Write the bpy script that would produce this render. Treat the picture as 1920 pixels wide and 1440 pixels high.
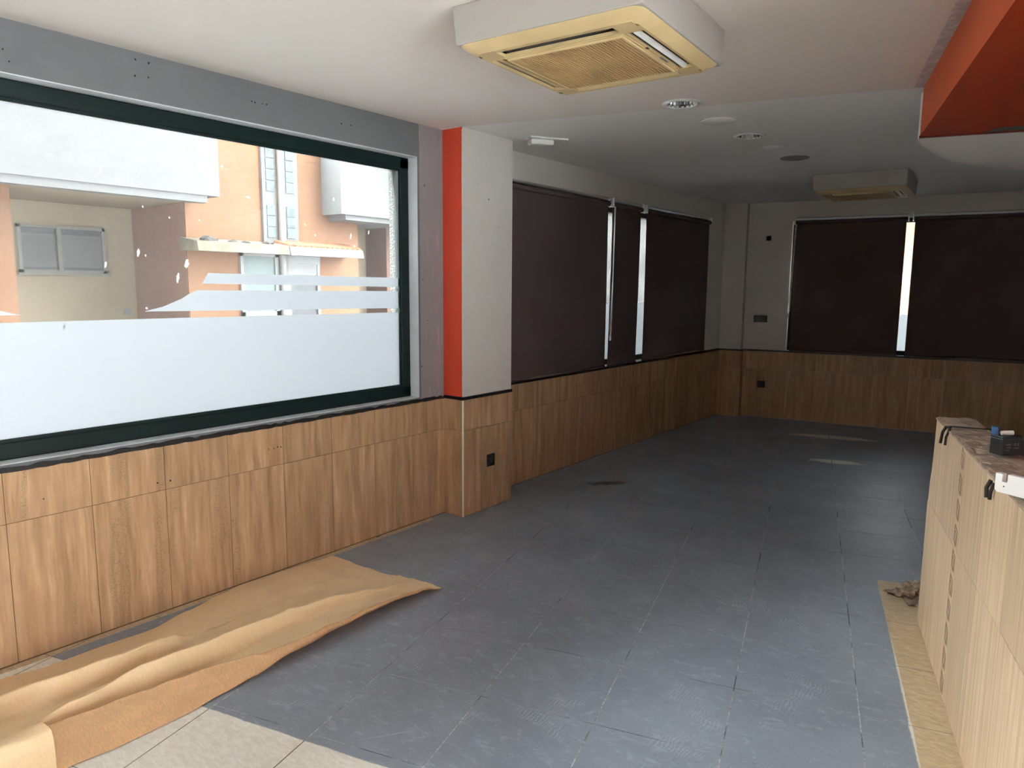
import bpy, bmesh, math, random
from mathutils import Matrix, Vector, noise
R = random.Random(7)
for o in list(bpy.data.objects): bpy.data.objects.remove(o)
SC = bpy.context.scene
COL = SC.collection

# ------------------------------------------------------------------ camera, sky, exposure
CAM_H = 1.5758
cd = bpy.data.cameras.new('camera'); cam = bpy.data.objects.new('camera', cd); COL.objects.link(cam)
r_ = Vector((0.7911, 0.6116, 0.0077)); f_ = Vector((-0.6059, 0.7841, -0.1346))
f_.normalize(); r_ = (r_ - f_ * r_.dot(f_)).normalized(); u_ = r_.cross(f_)
cam.matrix_world = Matrix(((r_.x, u_.x, -f_.x, 0), (r_.y, u_.y, -f_.y, 0), (r_.z, u_.z, -f_.z, CAM_H), (0, 0, 0, 1)))
cd.sensor_width = 36.0; cd.sensor_fit = 'HORIZONTAL'; cd.lens = 1344.2 / 1920 * 36
cd.clip_start = 0.05; cd.clip_end = 300
SC.camera = cam

W = bpy.data.worlds.new('overcast_sky'); SC.world = W; W.use_nodes = True
bg = W.node_tree.nodes['Background']
bg.inputs['Color'].default_value = (0.915, 0.962, 1.0, 1); bg.inputs['Strength'].default_value = 11.0

SC.view_settings.view_transform = 'Standard'; SC.view_settings.look = 'None'
SC.view_settings.gamma = 1.0; SC.view_settings.use_curve_mapping = False
SC.view_settings.exposure = 1.36

# ------------------------------------------------------------------ helpers: objects
def tag(o, label=None, cat=None, group=None, kind=None):
    if label: o['label'] = label
    if cat: o['category'] = cat
    if group: o['group'] = group
    if kind: o['kind'] = kind
    return o
def empty(name, loc=(0, 0, 0), rz=0.0):
    o = bpy.data.objects.new(name, None); COL.objects.link(o)
    o.empty_display_size = 0.05
    o.location = loc; o.rotation_euler = (0, 0, rz)
    return o
def link(name, me, mat=None, parent=None, loc=None, rz=None):
    o = bpy.data.objects.new(name, me); COL.objects.link(o)
    if mat is not None and not me.materials: me.materials.append(mat)
    if parent is not None: o.parent = parent
    if loc is not None: o.location = loc
    if rz is not None: o.rotation_euler = (0, 0, rz)
    return o

class MB:
    """collects shapes, builds ONE mesh object"""
    def __init__(s): s.v = []; s.f = []; s.m = []; s.mi = 0; s.M = Matrix.Identity(4)
    def _add(s, vs, fs):
        b = len(s.v); s.v += [tuple(s.M @ Vector(v)) for v in vs]
        s.f += [tuple(b + i for i in f) for f in fs]; s.m += [s.mi] * len(fs); return s
    def box(s, a, b):
        x0, y0, z0 = a; x1, y1, z1 = b
        x0, x1 = min(x0, x1), max(x0, x1); y0, y1 = min(y0, y1), max(y0, y1); z0, z1 = min(z0, z1), max(z0, z1)
        return s._add([(x0, y0, z0), (x1, y0, z0), (x1, y1, z0), (x0, y1, z0), (x0, y0, z1), (x1, y0, z1), (x1, y1, z1), (x0, y1, z1)],
                      [(0, 3, 2, 1), (4, 5, 6, 7), (0, 1, 5, 4), (1, 2, 6, 5), (2, 3, 7, 6), (3, 0, 4, 7)])
    def prism(s, poly, z0, z1, cap=True):
        """poly in xy (counter clockwise), extruded in z"""
        n = len(poly)
        vs = [(p[0], p[1], z0) for p in poly] + [(p[0], p[1], z1) for p in poly]
        fs = [(i, (i + 1) % n, n + (i + 1) % n, n + i) for i in range(n)]
        if cap: fs += [tuple(range(n - 1, -1, -1)), tuple(range(n, 2 * n))]
        return s._add(vs, fs)
    def prism_axis(s, poly, a0, a1, axis):
        """poly = list of (p,q); axis 'x': (p,q)->(y,z); axis 'y': (p,q)->(x,z)"""
        n = len(poly)
        def P(p, a): return (a, p[0], p[1]) if axis == 'x' else (p[0], a, p[1])
        vs = [P(p, a0) for p in poly] + [P(p, a1) for p in poly]
        fs = [(i, (i + 1) % n, n + (i + 1) % n, n + i) for i in range(n)] + [tuple(range(n - 1, -1, -1)), tuple(range(n, 2 * n))]
        return s._add(vs, fs)
    def tube(s, pts, rad, n=8, caps=True):
        pts = [Vector(p) for p in pts]; rings = []
        for i, p in enumerate(pts):
            t = (pts[min(i + 1, len(pts) - 1)] - pts[max(i - 1, 0)]).normalized()
            a = t.orthogonal().normalized() if i == 0 else (rings_a - t * rings_a.dot(t)).normalized()
            rings_a = a; b = t.cross(a)
            rr = rad[i] if isinstance(rad, (list, tuple)) else rad
            rings.append([p + (a * math.cos(k * 2 * math.pi / n) + b * math.sin(k * 2 * math.pi / n)) * rr for k in range(n)])
        vs = [tuple(v) for r in rings for v in r]; fs = []
        for i in range(len(pts) - 1):
            for k in range(n): fs.append((i * n + k, i * n + (k + 1) % n, (i + 1) * n + (k + 1) % n, (i + 1) * n + k))
        if caps: fs += [tuple(range(n - 1, -1, -1)), tuple((len(pts) - 1) * n + k for k in range(n))]
        return s._add(vs, fs)
    def lathe(s, prof, n=32, c=(0, 0, 0)):
        """prof = (r,z) list"""
        vs = []; fs = []
        for r, z in prof:
            for k in range(n): vs.append((c[0] + r * math.cos(2 * math.pi * k / n), c[1] + r * math.sin(2 * math.pi * k / n), c[2] + z))
        for i in range(len(prof) - 1):
            for k in range(n): fs.append((i * n + k, i * n + (k + 1) % n, (i + 1) * n + (k + 1) % n, (i + 1) * n + k))
        return s._add(vs, fs)
    def mesh(s, name, mats):
        me = bpy.data.meshes.new(name); me.from_pydata(s.v, [], s.f)
        for m in (mats if isinstance(mats, (list, tuple)) else [mats]): me.materials.append(m)
        me.polygons.foreach_set('material_index', s.m); me.validate(); me.update()
        bm = bmesh.new(); bm.from_mesh(me); bmesh.ops.recalc_face_normals(bm, faces=bm.faces); bm.to_mesh(me); bm.free()
        return me
    def build(s, name, mats, parent=None, smooth=False, bevel=0, loc=None, rz=None, seg=2):
        me = s.mesh(name, mats); o = link(name, me, None, parent, loc, rz)
        if smooth: 
            for p in me.polygons: p.use_smooth = True
        if bevel:
            b = o.modifiers.new('bevel', 'BEVEL'); b.width = bevel; b.segments = seg; b.limit_method = 'ANGLE'; b.angle_limit = math.radians(40)
        return o

def clip(poly, a, b, c):
    """keep a*x+b*y>=c"""
    out = []
    for i in range(len(poly)):
        p, q = poly[i], poly[(i + 1) % len(poly)]
        dp, dq = a * p[0] + b * p[1] - c, a * q[0] + b * q[1] - c
        if dp >= 0: out.append(p)
        if (dp >= 0) != (dq >= 0):
            t = dp / (dp - dq); out.append((p[0] + t * (q[0] - p[0]), p[1] + t * (q[1] - p[1])))
    return out

# ------------------------------------------------------------------ helpers: materials
class NT:
    def __init__(s, name):
        s.mat = bpy.data.materials.new(name); s.mat.use_nodes = True; s.t = s.mat.node_tree; s.t.nodes.clear()
        s.out = s.n('ShaderNodeOutputMaterial')
    def n(s, t, **kw):
        nd = s.t.nodes.new(t)
        for k, v in kw.items(): setattr(nd, k, v)
        return nd
    def put(s, inp, val):
        if isinstance(val, bpy.types.NodeSocket): s.t.links.new(val, inp)
        else:
            if isinstance(val, (tuple, list)) and len(val) == 3 and inp.type == 'RGBA': val = (*val, 1)
            inp.default_value = val
    def m(s, op, a, b=0.0, c=0.0, clamp=False):
        nd = s.n('ShaderNodeMath', operation=op, use_clamp=clamp)
        for i, v in enumerate((a, b, c)): s.put(nd.inputs[i], v)
        return nd.outputs[0]
    def v(s, op, a, b=(0, 0, 0), sc=None):
        nd = s.n('ShaderNodeVectorMath', operation=op); s.put(nd.inputs[0], a); s.put(nd.inputs[1], b)
        if sc is not None: s.put(nd.inputs['Scale'], sc)
        return nd.outputs[1] if op in ('DOT_PRODUCT', 'LENGTH', 'DISTANCE') else nd.outputs[0]
    def pos(s): return s.n('ShaderNodeNewGeometry').outputs['Position']
    def obj(s): return s.n('ShaderNodeTexCoord').outputs['Object']
    def rnd(s): return s.n('ShaderNodeObjectInfo').outputs['Random']
    def xyz(s, vec):
        nd = s.n('ShaderNodeSeparateXYZ'); s.put(nd.inputs[0], vec); return nd.outputs
    def comb(s, x, y, z):
        nd = s.n('ShaderNodeCombineXYZ')
        for i, v in enumerate((x, y, z)): s.put(nd.inputs[i], v)
        return nd.outputs[0]
    def noise(s, vec, scale, detail=4, rough=0.55, dist=0.0, color=False):
        nd = s.n('ShaderNodeTexNoise'); s.put(nd.inputs['Vector'], vec); nd.inputs['Scale'].default_value = scale
        nd.inputs['Detail'].default_value = detail; nd.inputs['Roughness'].default_value = rough; nd.inputs['Distortion'].default_value = dist
        return nd.outputs['Color' if color else 'Fac']
    def vor(s, vec, scale, feature='F1', rand=1.0):
        nd = s.n('ShaderNodeTexVoronoi', feature=feature); s.put(nd.inputs['Vector'], vec); nd.inputs['Scale'].default_value = scale
        nd.inputs['Randomness'].default_value = rand
        return nd.outputs['Distance']
    def step(s, x, lo, hi):
        nd = s.n('ShaderNodeMapRange', interpolation_type='SMOOTHSTEP'); s.put(nd.inputs[0], x)
        nd.inputs[1].default_value = lo; nd.inputs[2].default_value = hi; nd.inputs[3].default_value = 0; nd.inputs[4].default_value = 1
        return nd.outputs[0]
    def mix(s, f, a, b):
        nd = s.n('ShaderNodeMix', data_type='RGBA'); s.put(nd.inputs[0], f); s.put(nd.inputs[6], a); s.put(nd.inputs[7], b)
        return nd.outputs[2]
    def bump(s, h, strength=0.3, dist=0.01):
        nd = s.n('ShaderNodeBump'); nd.inputs['Strength'].default_value = strength; nd.inputs['Distance'].default_value = dist
        s.put(nd.inputs['Height'], h); return nd.outputs[0]
    def bsdf(s, color, rough=0.6, metal=0.0, normal=None, spec=0.5):
        nd = s.n('ShaderNodeBsdfPrincipled'); s.put(nd.inputs['Base Color'], color); s.put(nd.inputs['Roughness'], rough)
        s.put(nd.inputs['Metallic'], metal); s.put(nd.inputs['Specular IOR Level'], spec)
        if normal is not None: s.put(nd.inputs['Normal'], normal)
        return nd.outputs[0]
    def done(s, sh): s.t.links.new(sh, s.out.inputs['Surface']); return s.mat

def lin(r, g, b):
    f = lambda c: (c / 255 / 12.92) if c <= 10.3 else ((c / 255 + 0.055) / 1.055) ** 2.4
    return (f(r), f(g), f(b))
def plain(name, col, rough=0.6, metal=0.0, var=0.10, scale=6.0, bump=0.0, bscale=60, spec=0.5):
    t = NT(name); p = t.obj() ; nz = t.noise(p, scale, 5)
    c = t.mix(t.step(nz, 0.3, 0.75), tuple(x * (1 - var) for x in col), tuple(min(1, x * (1 + var)) for x in col))
    nrm = t.bump(t.noise(p, bscale, 3), bump, 0.005) if bump else None
    return t.done(t.bsdf(c, rough, metal, nrm, spec))

# tile grid / counter frame (the grid is turned 15 degrees to the window wall)
E1 = Vector((0.9652, 0.2617, 0)); E2 = Vector((-0.2617, 0.9652, 0)); TRZ = math.atan2(E1.y, E1.x)
TO = Vector((-2.778, 2.617, 0)); TS = 0.45
CQ = Vector((-0.449, 3.782, 0))          # far end of the counter front, on the floor
BP = Vector((-2.018, 8.932, 0)); BD = Vector((0.9891, 0.1470, 0)); BN = Vector((-0.1470, 0.9891, 0)); BRZ = math.atan2(BD.y, BD.x)
ZC = 2.588

def mat_paint(name, col, col2, amt=0.5, stain=None, rough=0.75, spec=0.3):
    t = NT(name); p = t.pos()
    a = t.step(t.noise(p, 1.3, 5, 0.6), 0.35, 0.7); b = t.noise(p, 14, 6, 0.65)
    c = t.mix(t.m('MULTIPLY', a, amt), col, col2)
    c = t.mix(t.m('MULTIPLY', t.step(b, 0.62, 0.72), 0.25), c, tuple(x * 0.75 for x in col))
    if stain:
        st = t.step(t.noise(t.v('MULTIPLY', p, (22, 22, 2.2)), 1.0, 4, 0.6), 0.62, 0.72)
        c = t.mix(t.m('MULTIPLY', st, 0.4), c, stain)
    return t.done(t.bsdf(c, rough, 0, t.bump(t.noise(p, 90, 3), 0.12, 0.004), spec))

def mat_travertine(name, c0, c1, c2, pits=(0.10, 0.06, 0.035), fine=24.0, straight=False):
    t = NT(name); o = t.obj(); rn = t.rnd()
    off = t.comb(t.m('MULTIPLY', rn, 37.0), 0.0, t.m('MULTIPLY', rn, 91.0))
    q = t.v('ADD', o, off)
    wob = t.noise(t.v('MULTIPLY', q, (5, 5, 4)), 1.0, 3)
    x, y, z = t.xyz(q)
    xw = t.m('ADD', x, t.m('MULTIPLY', wob, 0.012 if straight else 0.026))
    v1 = t.noise(t.comb(t.m('MULTIPLY', xw, fine), y, t.m('MULTIPLY', z, 1.0 if straight else 1.9)), 1.0, 6, 0.62)
    v2 = t.noise(t.comb(t.m('MULTIPLY', xw, fine * 3.5), y, t.m('MULTIPLY', z, 4.0)), 1.0, 4, 0.6)
    c = t.mix(t.step(v1, 0.30, 0.62), c0, c1)
    c = t.mix(t.m('MULTIPLY', t.step(v1, 0.55, 0.75), 0.8), c, c2)
    c = t.mix(t.m('MULTIPLY', t.step(v2, 0.56, 0.66), 0.28), c, tuple(k * 0.62 for k in c0))
    blot = t.noise(t.v('MULTIPLY', q, (7, 7, 4)), 1.0, 6, 0.65, 0.6)
    c = t.mix(t.m('MULTIPLY', t.step(blot, 0.42, 0.62), 0.45), c, tuple(k * 0.80 for k in c1))
    c = t.mix(t.m('MULTIPLY', t.step(v2, 0.36, 0.28), 0.35), c, c2)
    # bands of fine pitting
    band = t.step(t.noise(t.comb(t.m('MULTIPLY', xw, 9.0), 0.0, t.m('MULTIPLY', z, 0.7)), 1.0, 2), 0.54, 0.62)
    pit = t.step(t.vor(t.v('MULTIPLY', q, (1, 1, 0.7)), 170, 'DISTANCE_TO_EDGE'), 0.14, 0.03)
    c = t.mix(t.m('MULTIPLY', t.m('MULTIPLY', band, pit), 0.10 if straight else 0.5), c, pits)
    # each tile its own shade
    hs = t.n('ShaderNodeHueSaturation'); t.put(hs.inputs['Color'], c); t.put(hs.inputs['Value'], t.m('ADD', 0.92, t.m('MULTIPLY', rn, 0.18)))
    return t.done(t.bsdf(hs.outputs[0], 0.42, 0, t.bump(v2, 0.12, 0.004), 0.4))

def mat_floor(grout=False):
    t = NT('painted_grout' if grout else 'worn_painted_floor_tile'); p = t.pos(); x, y, z = t.xyz(p)
    n1 = t.noise(p, 7, 5, 0.6); ed = t.m('MULTIPLY', t.m('SUBTRACT', n1, 0.5), 0.05); ef = t.m('MULTIPLY', t.m('SUBTRACT', t.noise(p, 60, 3), 0.5), 0.012)
    jit = t.m('ADD', ed, ef); fj = t.m('MULTIPLY', jit, 0.35)
    def half(a, b, c, w=0.004, j=fj):      # a x + b y - c >0
        e = t.m('ADD', t.m('SUBTRACT', t.m('ADD', t.m('MULTIPLY', x, a), t.m('MULTIPLY', y, b)), c), j); return t.step(e, -w, w)
    AND = lambda a, b: t.m('MULTIPLY', a, b); OR = lambda a, b: t.m('MAXIMUM', a, b)
    near = half(0.241, -1.0, -(1.286 + 0.241 * 2.423))                          # unpainted strip nearest the camera: y < 1.286+.241(x+2.423)
    wall = AND(AND(half(-1, 0, 3.300), half(0, -1, -3.42)), 1.0)
    q1 = CQ.dot(E1); q2 = CQ.dot(E2)
    strip = AND(half(E1.x, E1.y, q1 - 0.137), AND(half(-E2.x, -E2.y, -(q2 + 0.465)), half(-E1.x, -E1.y, -(q1 + 0.6))))
    def patch(cx, cy, ax, ay, ang, thr):
        ca, sa = math.cos(ang), math.sin(ang); dx = t.m('SUBTRACT', x, cx); dy = t.m('SUBTRACT', y, cy)
        u = t.m('DIVIDE', t.m('ADD', t.m('MULTIPLY', dx, ca), t.m('MULTIPLY', dy, sa)), ax)
        w = t.m('DIVIDE', t.m('SUBTRACT', t.m('MULTIPLY', dy, ca), t.m('MULTIPLY', dx, sa)), ay)
        d = t.m('SQRT', t.m('ADD', t.m('MULTIPLY', u, u), t.m('MULTIPLY', w, w)))
        scr = t.noise(t.comb(t.m('MULTIPLY', u, 2.5), t.m('MULTIPLY', w, 5.0), 0.0), 1.6, 5, 0.7)
        return t.step(t.m('SUBTRACT', t.m('MULTIPLY', scr, 1.5), d), thr, thr + 0.22)
    bare = OR(OR(near, wall), OR(strip, OR(patch(-1.9, 8.08, 0.62, 0.14, 0.23, 0.0), patch(-1.58, 6.93, 0.34, 0.13, 0.25, 0.05))))
    dust = OR(patch(-2.5, 6.2, 0.42, 0.10, -0.25, 0.0), patch(-2.48, 5.55, 0.34, 0.07, -0.25, 0.05))
    wet = patch(-2.85, 4.95, 0.40, 0.13, 0.9, 0.25)
    # painted slate grey with scuffs
    sc = t.noise(t.v('MULTIPLY', p, (3, 6, 1)), 4.0, 9, 0.74, 0.9)
    sc2 = t.noise(t.v('ADD', p, (3, 9, 0)), 42, 6, 0.68, 2.0)
    big = t.noise(p, 1.6, 4, 0.6)
    if grout:
        c = t.mix(t.step(t.noise(p, 3.5, 4), 0.36, 0.54), (0.10, 0.105, 0.112), (0.62, 0.63, 0.64))
        c = t.mix(t.step(t.noise(p, 70, 2), 0.35, 0.65), t.mix(0.5, c, (0.05, 0.05, 0.055)), c)
        c = t.mix(bare, c, (0.17, 0.14, 0.11)); return t.done(t.bsdf(c, 0.9))
    c = t.mix(t.step(big, 0.3, 0.7), (0.200, 0.240, 0.288), (0.262, 0.312, 0.372))
    c = t.mix(t.m('MULTIPLY', t.step(sc, 0.50, 0.68), 0.55), c, (0.38, 0.45, 0.53))
    c = t.mix(t.m('MULTIPLY', t.step(sc2, 0.58, 0.70), 0.5), c, (0.42, 0.49, 0.57))
    c = t.mix(t.m('MULTIPLY', t.step(sc2, 0.42, 0.30), 0.5), c, (0.125, 0.155, 0.19))
    # footprints: rippled tread marks in a few places
    wv = t.n('ShaderNodeTexWave', wave_type='BANDS'); t.put(wv.inputs['Vector'], p); wv.inputs['Scale'].default_value = 22; wv.inputs['Distortion'].default_value = 9; wv.inputs['Detail'].default_value = 3; wv.inputs['Detail Scale'].default_value = 0.9
    fm = t.step(t.noise(t.v('ADD', p, (7, 1, 0)), 4.2, 2), 0.55, 0.68)
    c = t.mix(t.m('MULTIPLY', t.m('MULTIPLY', fm, t.step(wv.outputs['Fac'], 0.65, 0.9)), 0.42), c, (0.44, 0.50, 0.57))
    # plaster specks and scratches
    sp = t.step(t.vor(t.v('ADD', p, t.v('SCALE', t.noise(p, 30, 2, color=True), sc=0.03)), 9.0), 0.055, 0.03)
    c = t.mix(t.m('MULTIPLY', sp, t.step(t.noise(p, 5, 2), 0.5, 0.6)), c, (0.6, 0.6, 0.58))
    ang = t.n('ShaderNodeVectorRotate', rotation_type='Z_AXIS'); t.put(ang.inputs['Vector'], p); ang.inputs['Angle'].default_value = -0.95
    scr = t.step(t.noise(t.v('MULTIPLY', ang.outputs[0], (2.2, 55, 1)), 1.0, 2, 0.4), 0.745, 0.775)
    c = t.mix(t.m('MULTIPLY', scr, 0.5), c, (0.42, 0.43, 0.44))
    c = t.mix(t.m('MULTIPLY', dust, 0.45), c, (0.36, 0.38, 0.39))
    c = t.mix(t.m('MULTIPLY', wet, 0.8), c, (0.018, 0.019, 0.021))
    # bare cream stoneware
    b0 = t.noise(t.v('MULTIPLY', p, (3, 9, 1)), 6, 6, 0.7, 1.0)
    cream = t.mix(t.step(b0, 0.35, 0.65), lin(224, 223, 210), lin(240, 240, 230))
    warm = t.mix(t.step(b0, 0.38, 0.62), lin(188, 165, 130), lin(208, 188, 154))
    cream = t.mix(t.m('MAXIMUM', strip, wall), cream, warm)
    cream = t.mix(t.m('MULTIPLY', t.step(t.noise(t.v('MULTIPLY', p, (6, 16, 1)), 9, 5, 0.75), 0.62, 0.70), 0.6), cream, lin(120, 104, 80))
    # chipped white edge of the paint beside the counter strip
    c = t.mix(bare, c, cream)
    lip = t.m('MULTIPLY', strip, half(-E1.x, -E1.y, -(q1 - 0.130), 0.002)); lip = t.m('MULTIPLY', lip, half(0, -1, -3.45, 0.1))
    c = t.mix(lip, c, (0.78, 0.76, 0.72))
    rough = t.m('ADD', t.m('ADD', 0.30, t.m('MULTIPLY', sc, 0.30)), t.m('MULTIPLY', bare, 0.15))
    nb = t.m('ADD', t.m('MULTIPLY', sc2, 0.5), t.m('MULTIPLY', bare, -1.2))
    return t.done(t.bsdf(c, rough, 0, t.bump(nb, 0.12, 0.003), 0.75))

def mat_ceiling():
    t = NT('ceiling_paint'); p = t.pos()
    e = t.v('DOT_PRODUCT', t.v('SUBTRACT', p, (-1.30, 4.09, 0)), tuple(E2))      # joint between two coats of paint
    e = t.m('ADD', e, t.m('MULTIPLY', t.m('SUBTRACT', t.noise(p, 3, 3), 0.5), 0.02))
    a = t.step(t.noise(p, 0.9, 5, 0.6), 0.35, 0.7)
    warm = t.mix(a, (0.70, 0.66, 0.615), (0.75, 0.69, 0.65)); cool = t.mix(a, (0.76, 0.76, 0.745), (0.80, 0.80, 0.785))
    c = t.mix(t.step(e, -0.006, 0.006), warm, cool)
    crack = t.m('MULTIPLY', t.step(t.m('ABSOLUTE', e), 0.007, 0.003), t.step(t.noise(t.v('MULTIPLY', p, (3, 3, 3)), 1.7, 5, 0.7), 0.47, 0.56))
    c = t.mix(t.m('MULTIPLY', crack, 0.9), c, (0.86, 0.82, 0.78))
    # bare plaster strip where the orange paint begins
    d = t.v('DOT_PRODUCT', t.v('SUBTRACT', p, (-0.683, 4.274, 0)), tuple(E1))
    d = t.m('ADD', d, t.m('MULTIPLY', t.m('SUBTRACT', t.noise(p, 22, 4, 0.7), 0.5), 0.02))
    pl = t.m('MULTIPLY', t.step(d, -0.052, -0.046), t.step(e, 0.02, -0.02))
    c = t.mix(pl, c, t.mix(t.step(t.noise(p, 30, 5, 0.7), 0.4, 0.62), (0.46, 0.43, 0.44), (0.62, 0.58, 0.58)))
    c = t.mix(t.m('MULTIPLY', t.step(t.vor(p, 3.3), 0.020, 0.010), 0.7), c, (0.25, 0.23, 0.21))
    return t.done(t.bsdf(c, 0.75, 0, t.bump(t.noise(p, 70, 3), 0.10, 0.004), 0.3))

def mat_glass(name, dirt=0.010):
    t = NT(name); p = t.pos()
    fr = t.n('ShaderNodeFresnel'); fr.inputs['IOR'].default_value = 1.45
    tr = t.n('ShaderNodeBsdfTransparent'); tr.inputs['Color'].default_value = (0.96, 0.975, 0.97, 1)
    gl = t.n('ShaderNodeBsdfGlossy'); gl.inputs['Roughness'].default_value = 0.02
    m1 = t.n('ShaderNodeMixShader'); t.put(m1.inputs[0], fr.outputs[0]); t.put(m1.inputs[1], tr.outputs[0]); t.put(m1.inputs[2], gl.outputs[0])
    tl = t.n('ShaderNodeBsdfTranslucent'); tl.inputs['Color'].default_value = (0.9, 0.9, 0.88, 1)
    d = t.noise(t.v('MULTIPLY', p, (1, 1, 0.6)), 3.2, 5, 0.65); s = t.step(t.vor(t.v('ADD', p, t.v('SCALE', t.noise(p, 20, 2, color=True), sc=0.06)), 10), 0.06, 0.03)
    fac = t.m('ADD', t.m('MULTIPLY', d, dirt * 1.6), t.m('MULTIPLY', s, 0.30), clamp=True)
    m2 = t.n('ShaderNodeMixShader'); t.put(m2.inputs[0], fac); t.put(m2.inputs[1], m1.outputs[0]); t.put(m2.inputs[2], tl.outputs[0])
    return t.done(m2.outputs[0])
def mat_sheet(name, col, trans, rough=0.6, var=0.08, bumpk=0.0, tcol=None, grain=False):
    t = NT(name); p = t.obj()
    if grain:
        n = t.noise(t.v('MULTIPLY', p, (60, 400, 60)), 1.0, 4); n2 = t.noise(p, 5, 5, 0.6)
        c = t.mix(t.step(n, 0.35, 0.65), tuple(k * (1 - var) for k in col), tuple(k * (1 + var) for k in col))
        c = t.mix(t.m('MULTIPLY', t.step(n2, 0.45, 0.65), 0.25), c, tuple(k * 0.8 for k in col))
    else:
        n = t.noise(p, 2.0, 4); c = t.mix(n, tuple(k * (1 - var) for k in col), tuple(min(1, k * (1 + var)) for k in col))
    nrm = t.bump(t.noise(p, 38, 4, 0.6, 0.8), bumpk, 0.01) if bumpk else None
    b = t.bsdf(c, rough, 0, nrm, 0.35)
    tl = t.n('ShaderNodeBsdfTranslucent'); t.put(tl.inputs['Color'], tcol or c)
    if nrm is not None: t.put(tl.inputs['Normal'], nrm)
    mx = t.n('ShaderNodeMixShader'); mx.inputs[0].default_value = trans; t.put(mx.inputs[1], b); t.put(mx.inputs[2], tl.outputs[0])
    return t.done(mx.outputs[0])

M = {}
M['tile'] = mat_floor(); M['grout'] = mat_floor(True); M['ceil'] = mat_ceiling()
M['trav'] = mat_travertine('travertine_wall_tile', lin(158, 122, 88), lin(190, 154, 118), lin(210, 180, 146))
M['trav2'] = mat_travertine('striped_counter_tile', lin(176, 148, 116), lin(205, 178, 146), lin(224, 203, 174), fine=46.0, straight=True)
def mat_wall_left():
    t = NT('grey_and_lilac_wall_paint'); p = t.pos(); x, y, z = t.xyz(p)
    a = t.step(t.noise(p, 1.3, 5, 0.6), 0.35, 0.7); j = t.m('MULTIPLY', t.m('SUBTRACT', t.noise(p, 12, 4), 0.5), 0.012)
    grey = t.mix(a, (0.135, 0.140, 0.143), (0.160, 0.165, 0.167)); lil = t.mix(a, (0.265, 0.235, 0.245), (0.30, 0.265, 0.275))
    side = t.step(t.m('ADD', y, j), 3.352, 3.356); c = t.mix(side, grey, lil)
    st = t.step(t.noise(t.v('MULTIPLY', p, (30, 30, 2.0)), 1.0, 4, 0.65), 0.58, 0.70)
    c = t.mix(t.m('MULTIPLY', t.m('MULTIPLY', st, side), 0.45), c, (0.44, 0.39, 0.33))
    c = t.mix(t.m('MULTIPLY', t.m('MULTIPLY', t.step(t.noise(t.v('MULTIPLY', p, (26, 26, 1.6)), 1.3, 4, 0.65), 0.62, 0.72), side), 0.5), c, (0.19, 0.165, 0.16))
    return t.done(t.bsdf(c, 0.75, 0, t.bump(t.noise(p, 90, 3), 0.12, 0.004), 0.3))
M['wall'] = mat_wall_left()
M['wallw'] = mat_paint('warm_white_wall_paint', (0.60, 0.565, 0.52), (0.66, 0.62, 0.575))
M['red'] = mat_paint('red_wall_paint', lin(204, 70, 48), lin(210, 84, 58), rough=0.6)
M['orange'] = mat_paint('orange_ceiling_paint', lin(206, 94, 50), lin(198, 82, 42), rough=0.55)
M['orange_shade'] = mat_paint('shaded_orange_paint', lin(164, 58, 24), lin(156, 50, 20), rough=0.55)  # same orange paint, with the underside's shade put into a darker colour
M['trimk'] = plain('black_tile_trim', (0.014, 0.012, 0.012), 0.35)
M['groutw'] = plain('wall_tile_grout', lin(112, 84, 58), 0.9)
M['plast'] = plain('bare_plaster', (0.70, 0.68, 0.65), 0.9, bump=0.5, bscale=40)
M['green'] = plain('dark_green_metal', (0.0035, 0.014, 0.0125), 0.4, spec=0.3)
M['white'] = plain('white_plastic', (0.78, 0.78, 0.76), 0.4)
M['black'] = plain('black_plastic', (0.010, 0.010, 0.011), 0.35)
M['dark'] = plain('dark_void', (0.008, 0.007, 0.007), 0.9)
M['alu'] = plain('brushed_aluminium', (0.72, 0.74, 0.75), 0.28, 1.0, var=0.03)
M['chrome'] = plain('chrome_reflector', (0.85, 0.85, 0.86), 0.08, 1.0, var=0.02)
M['blind'] = plain('dark_brown_blind_fabric', (0.105, 0.078, 0.074), 0.85, var=0.12, scale=1.5, bump=0.15, bscale=900, spec=0.2)
M['yell'] = plain('yellowed_plastic', lin(206, 182, 136), 0.5, var=0.12, scale=4)
M['yell2'] = plain('yellowed_plastic_grille', lin(190, 158, 112), 0.55, var=0.15, scale=5)
M['glass'] = mat_glass('dirty_window_glass'); M['glassb'] = mat_glass('blind_window_glass', 0.04)
M['film'] = mat_sheet('frosted_window_film', (0.34, 0.36, 0.38), 0.15, 0.4, 0.02, tcol=(0.86, 0.92, 0.97))
M['paper'] = mat_sheet('kraft_paper', lin(244, 216, 172), 0.12, 0.5, 0.05, 0.06, tcol=lin(214, 140, 62), grain=True)
M['paperb'] = mat_sheet('kraft_paper_reverse', lin(226, 184, 138), 0.15, 0.32, 0.12, 0.10, tcol=lin(214, 140, 62), grain=True)
M['mortar'] = plain('rough_mortar', lin(158, 140, 122), 0.95, var=0.3, scale=14, bump=1.0, bscale=55)
M['brickm'] = plain('whitish_mortar_edge', lin(205, 192, 172), 0.95, var=0.15, scale=20, bump=0.8, bscale=60)
M['iron'] = plain('dark_iron', (0.030, 0.024, 0.022), 0.5, 0.4)
M['motif'] = plain('brown_border_print', lin(120, 92, 62), 0.5)
M['blue'] = plain('blue_plastic', (0.03, 0.11, 0.27), 0.3)
M['grey'] = plain('grey_print', (0.16, 0.16, 0.17), 0.6)
M['drop'] = plain('white_splash', (0.9, 0.9, 0.88), 0.8)

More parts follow.
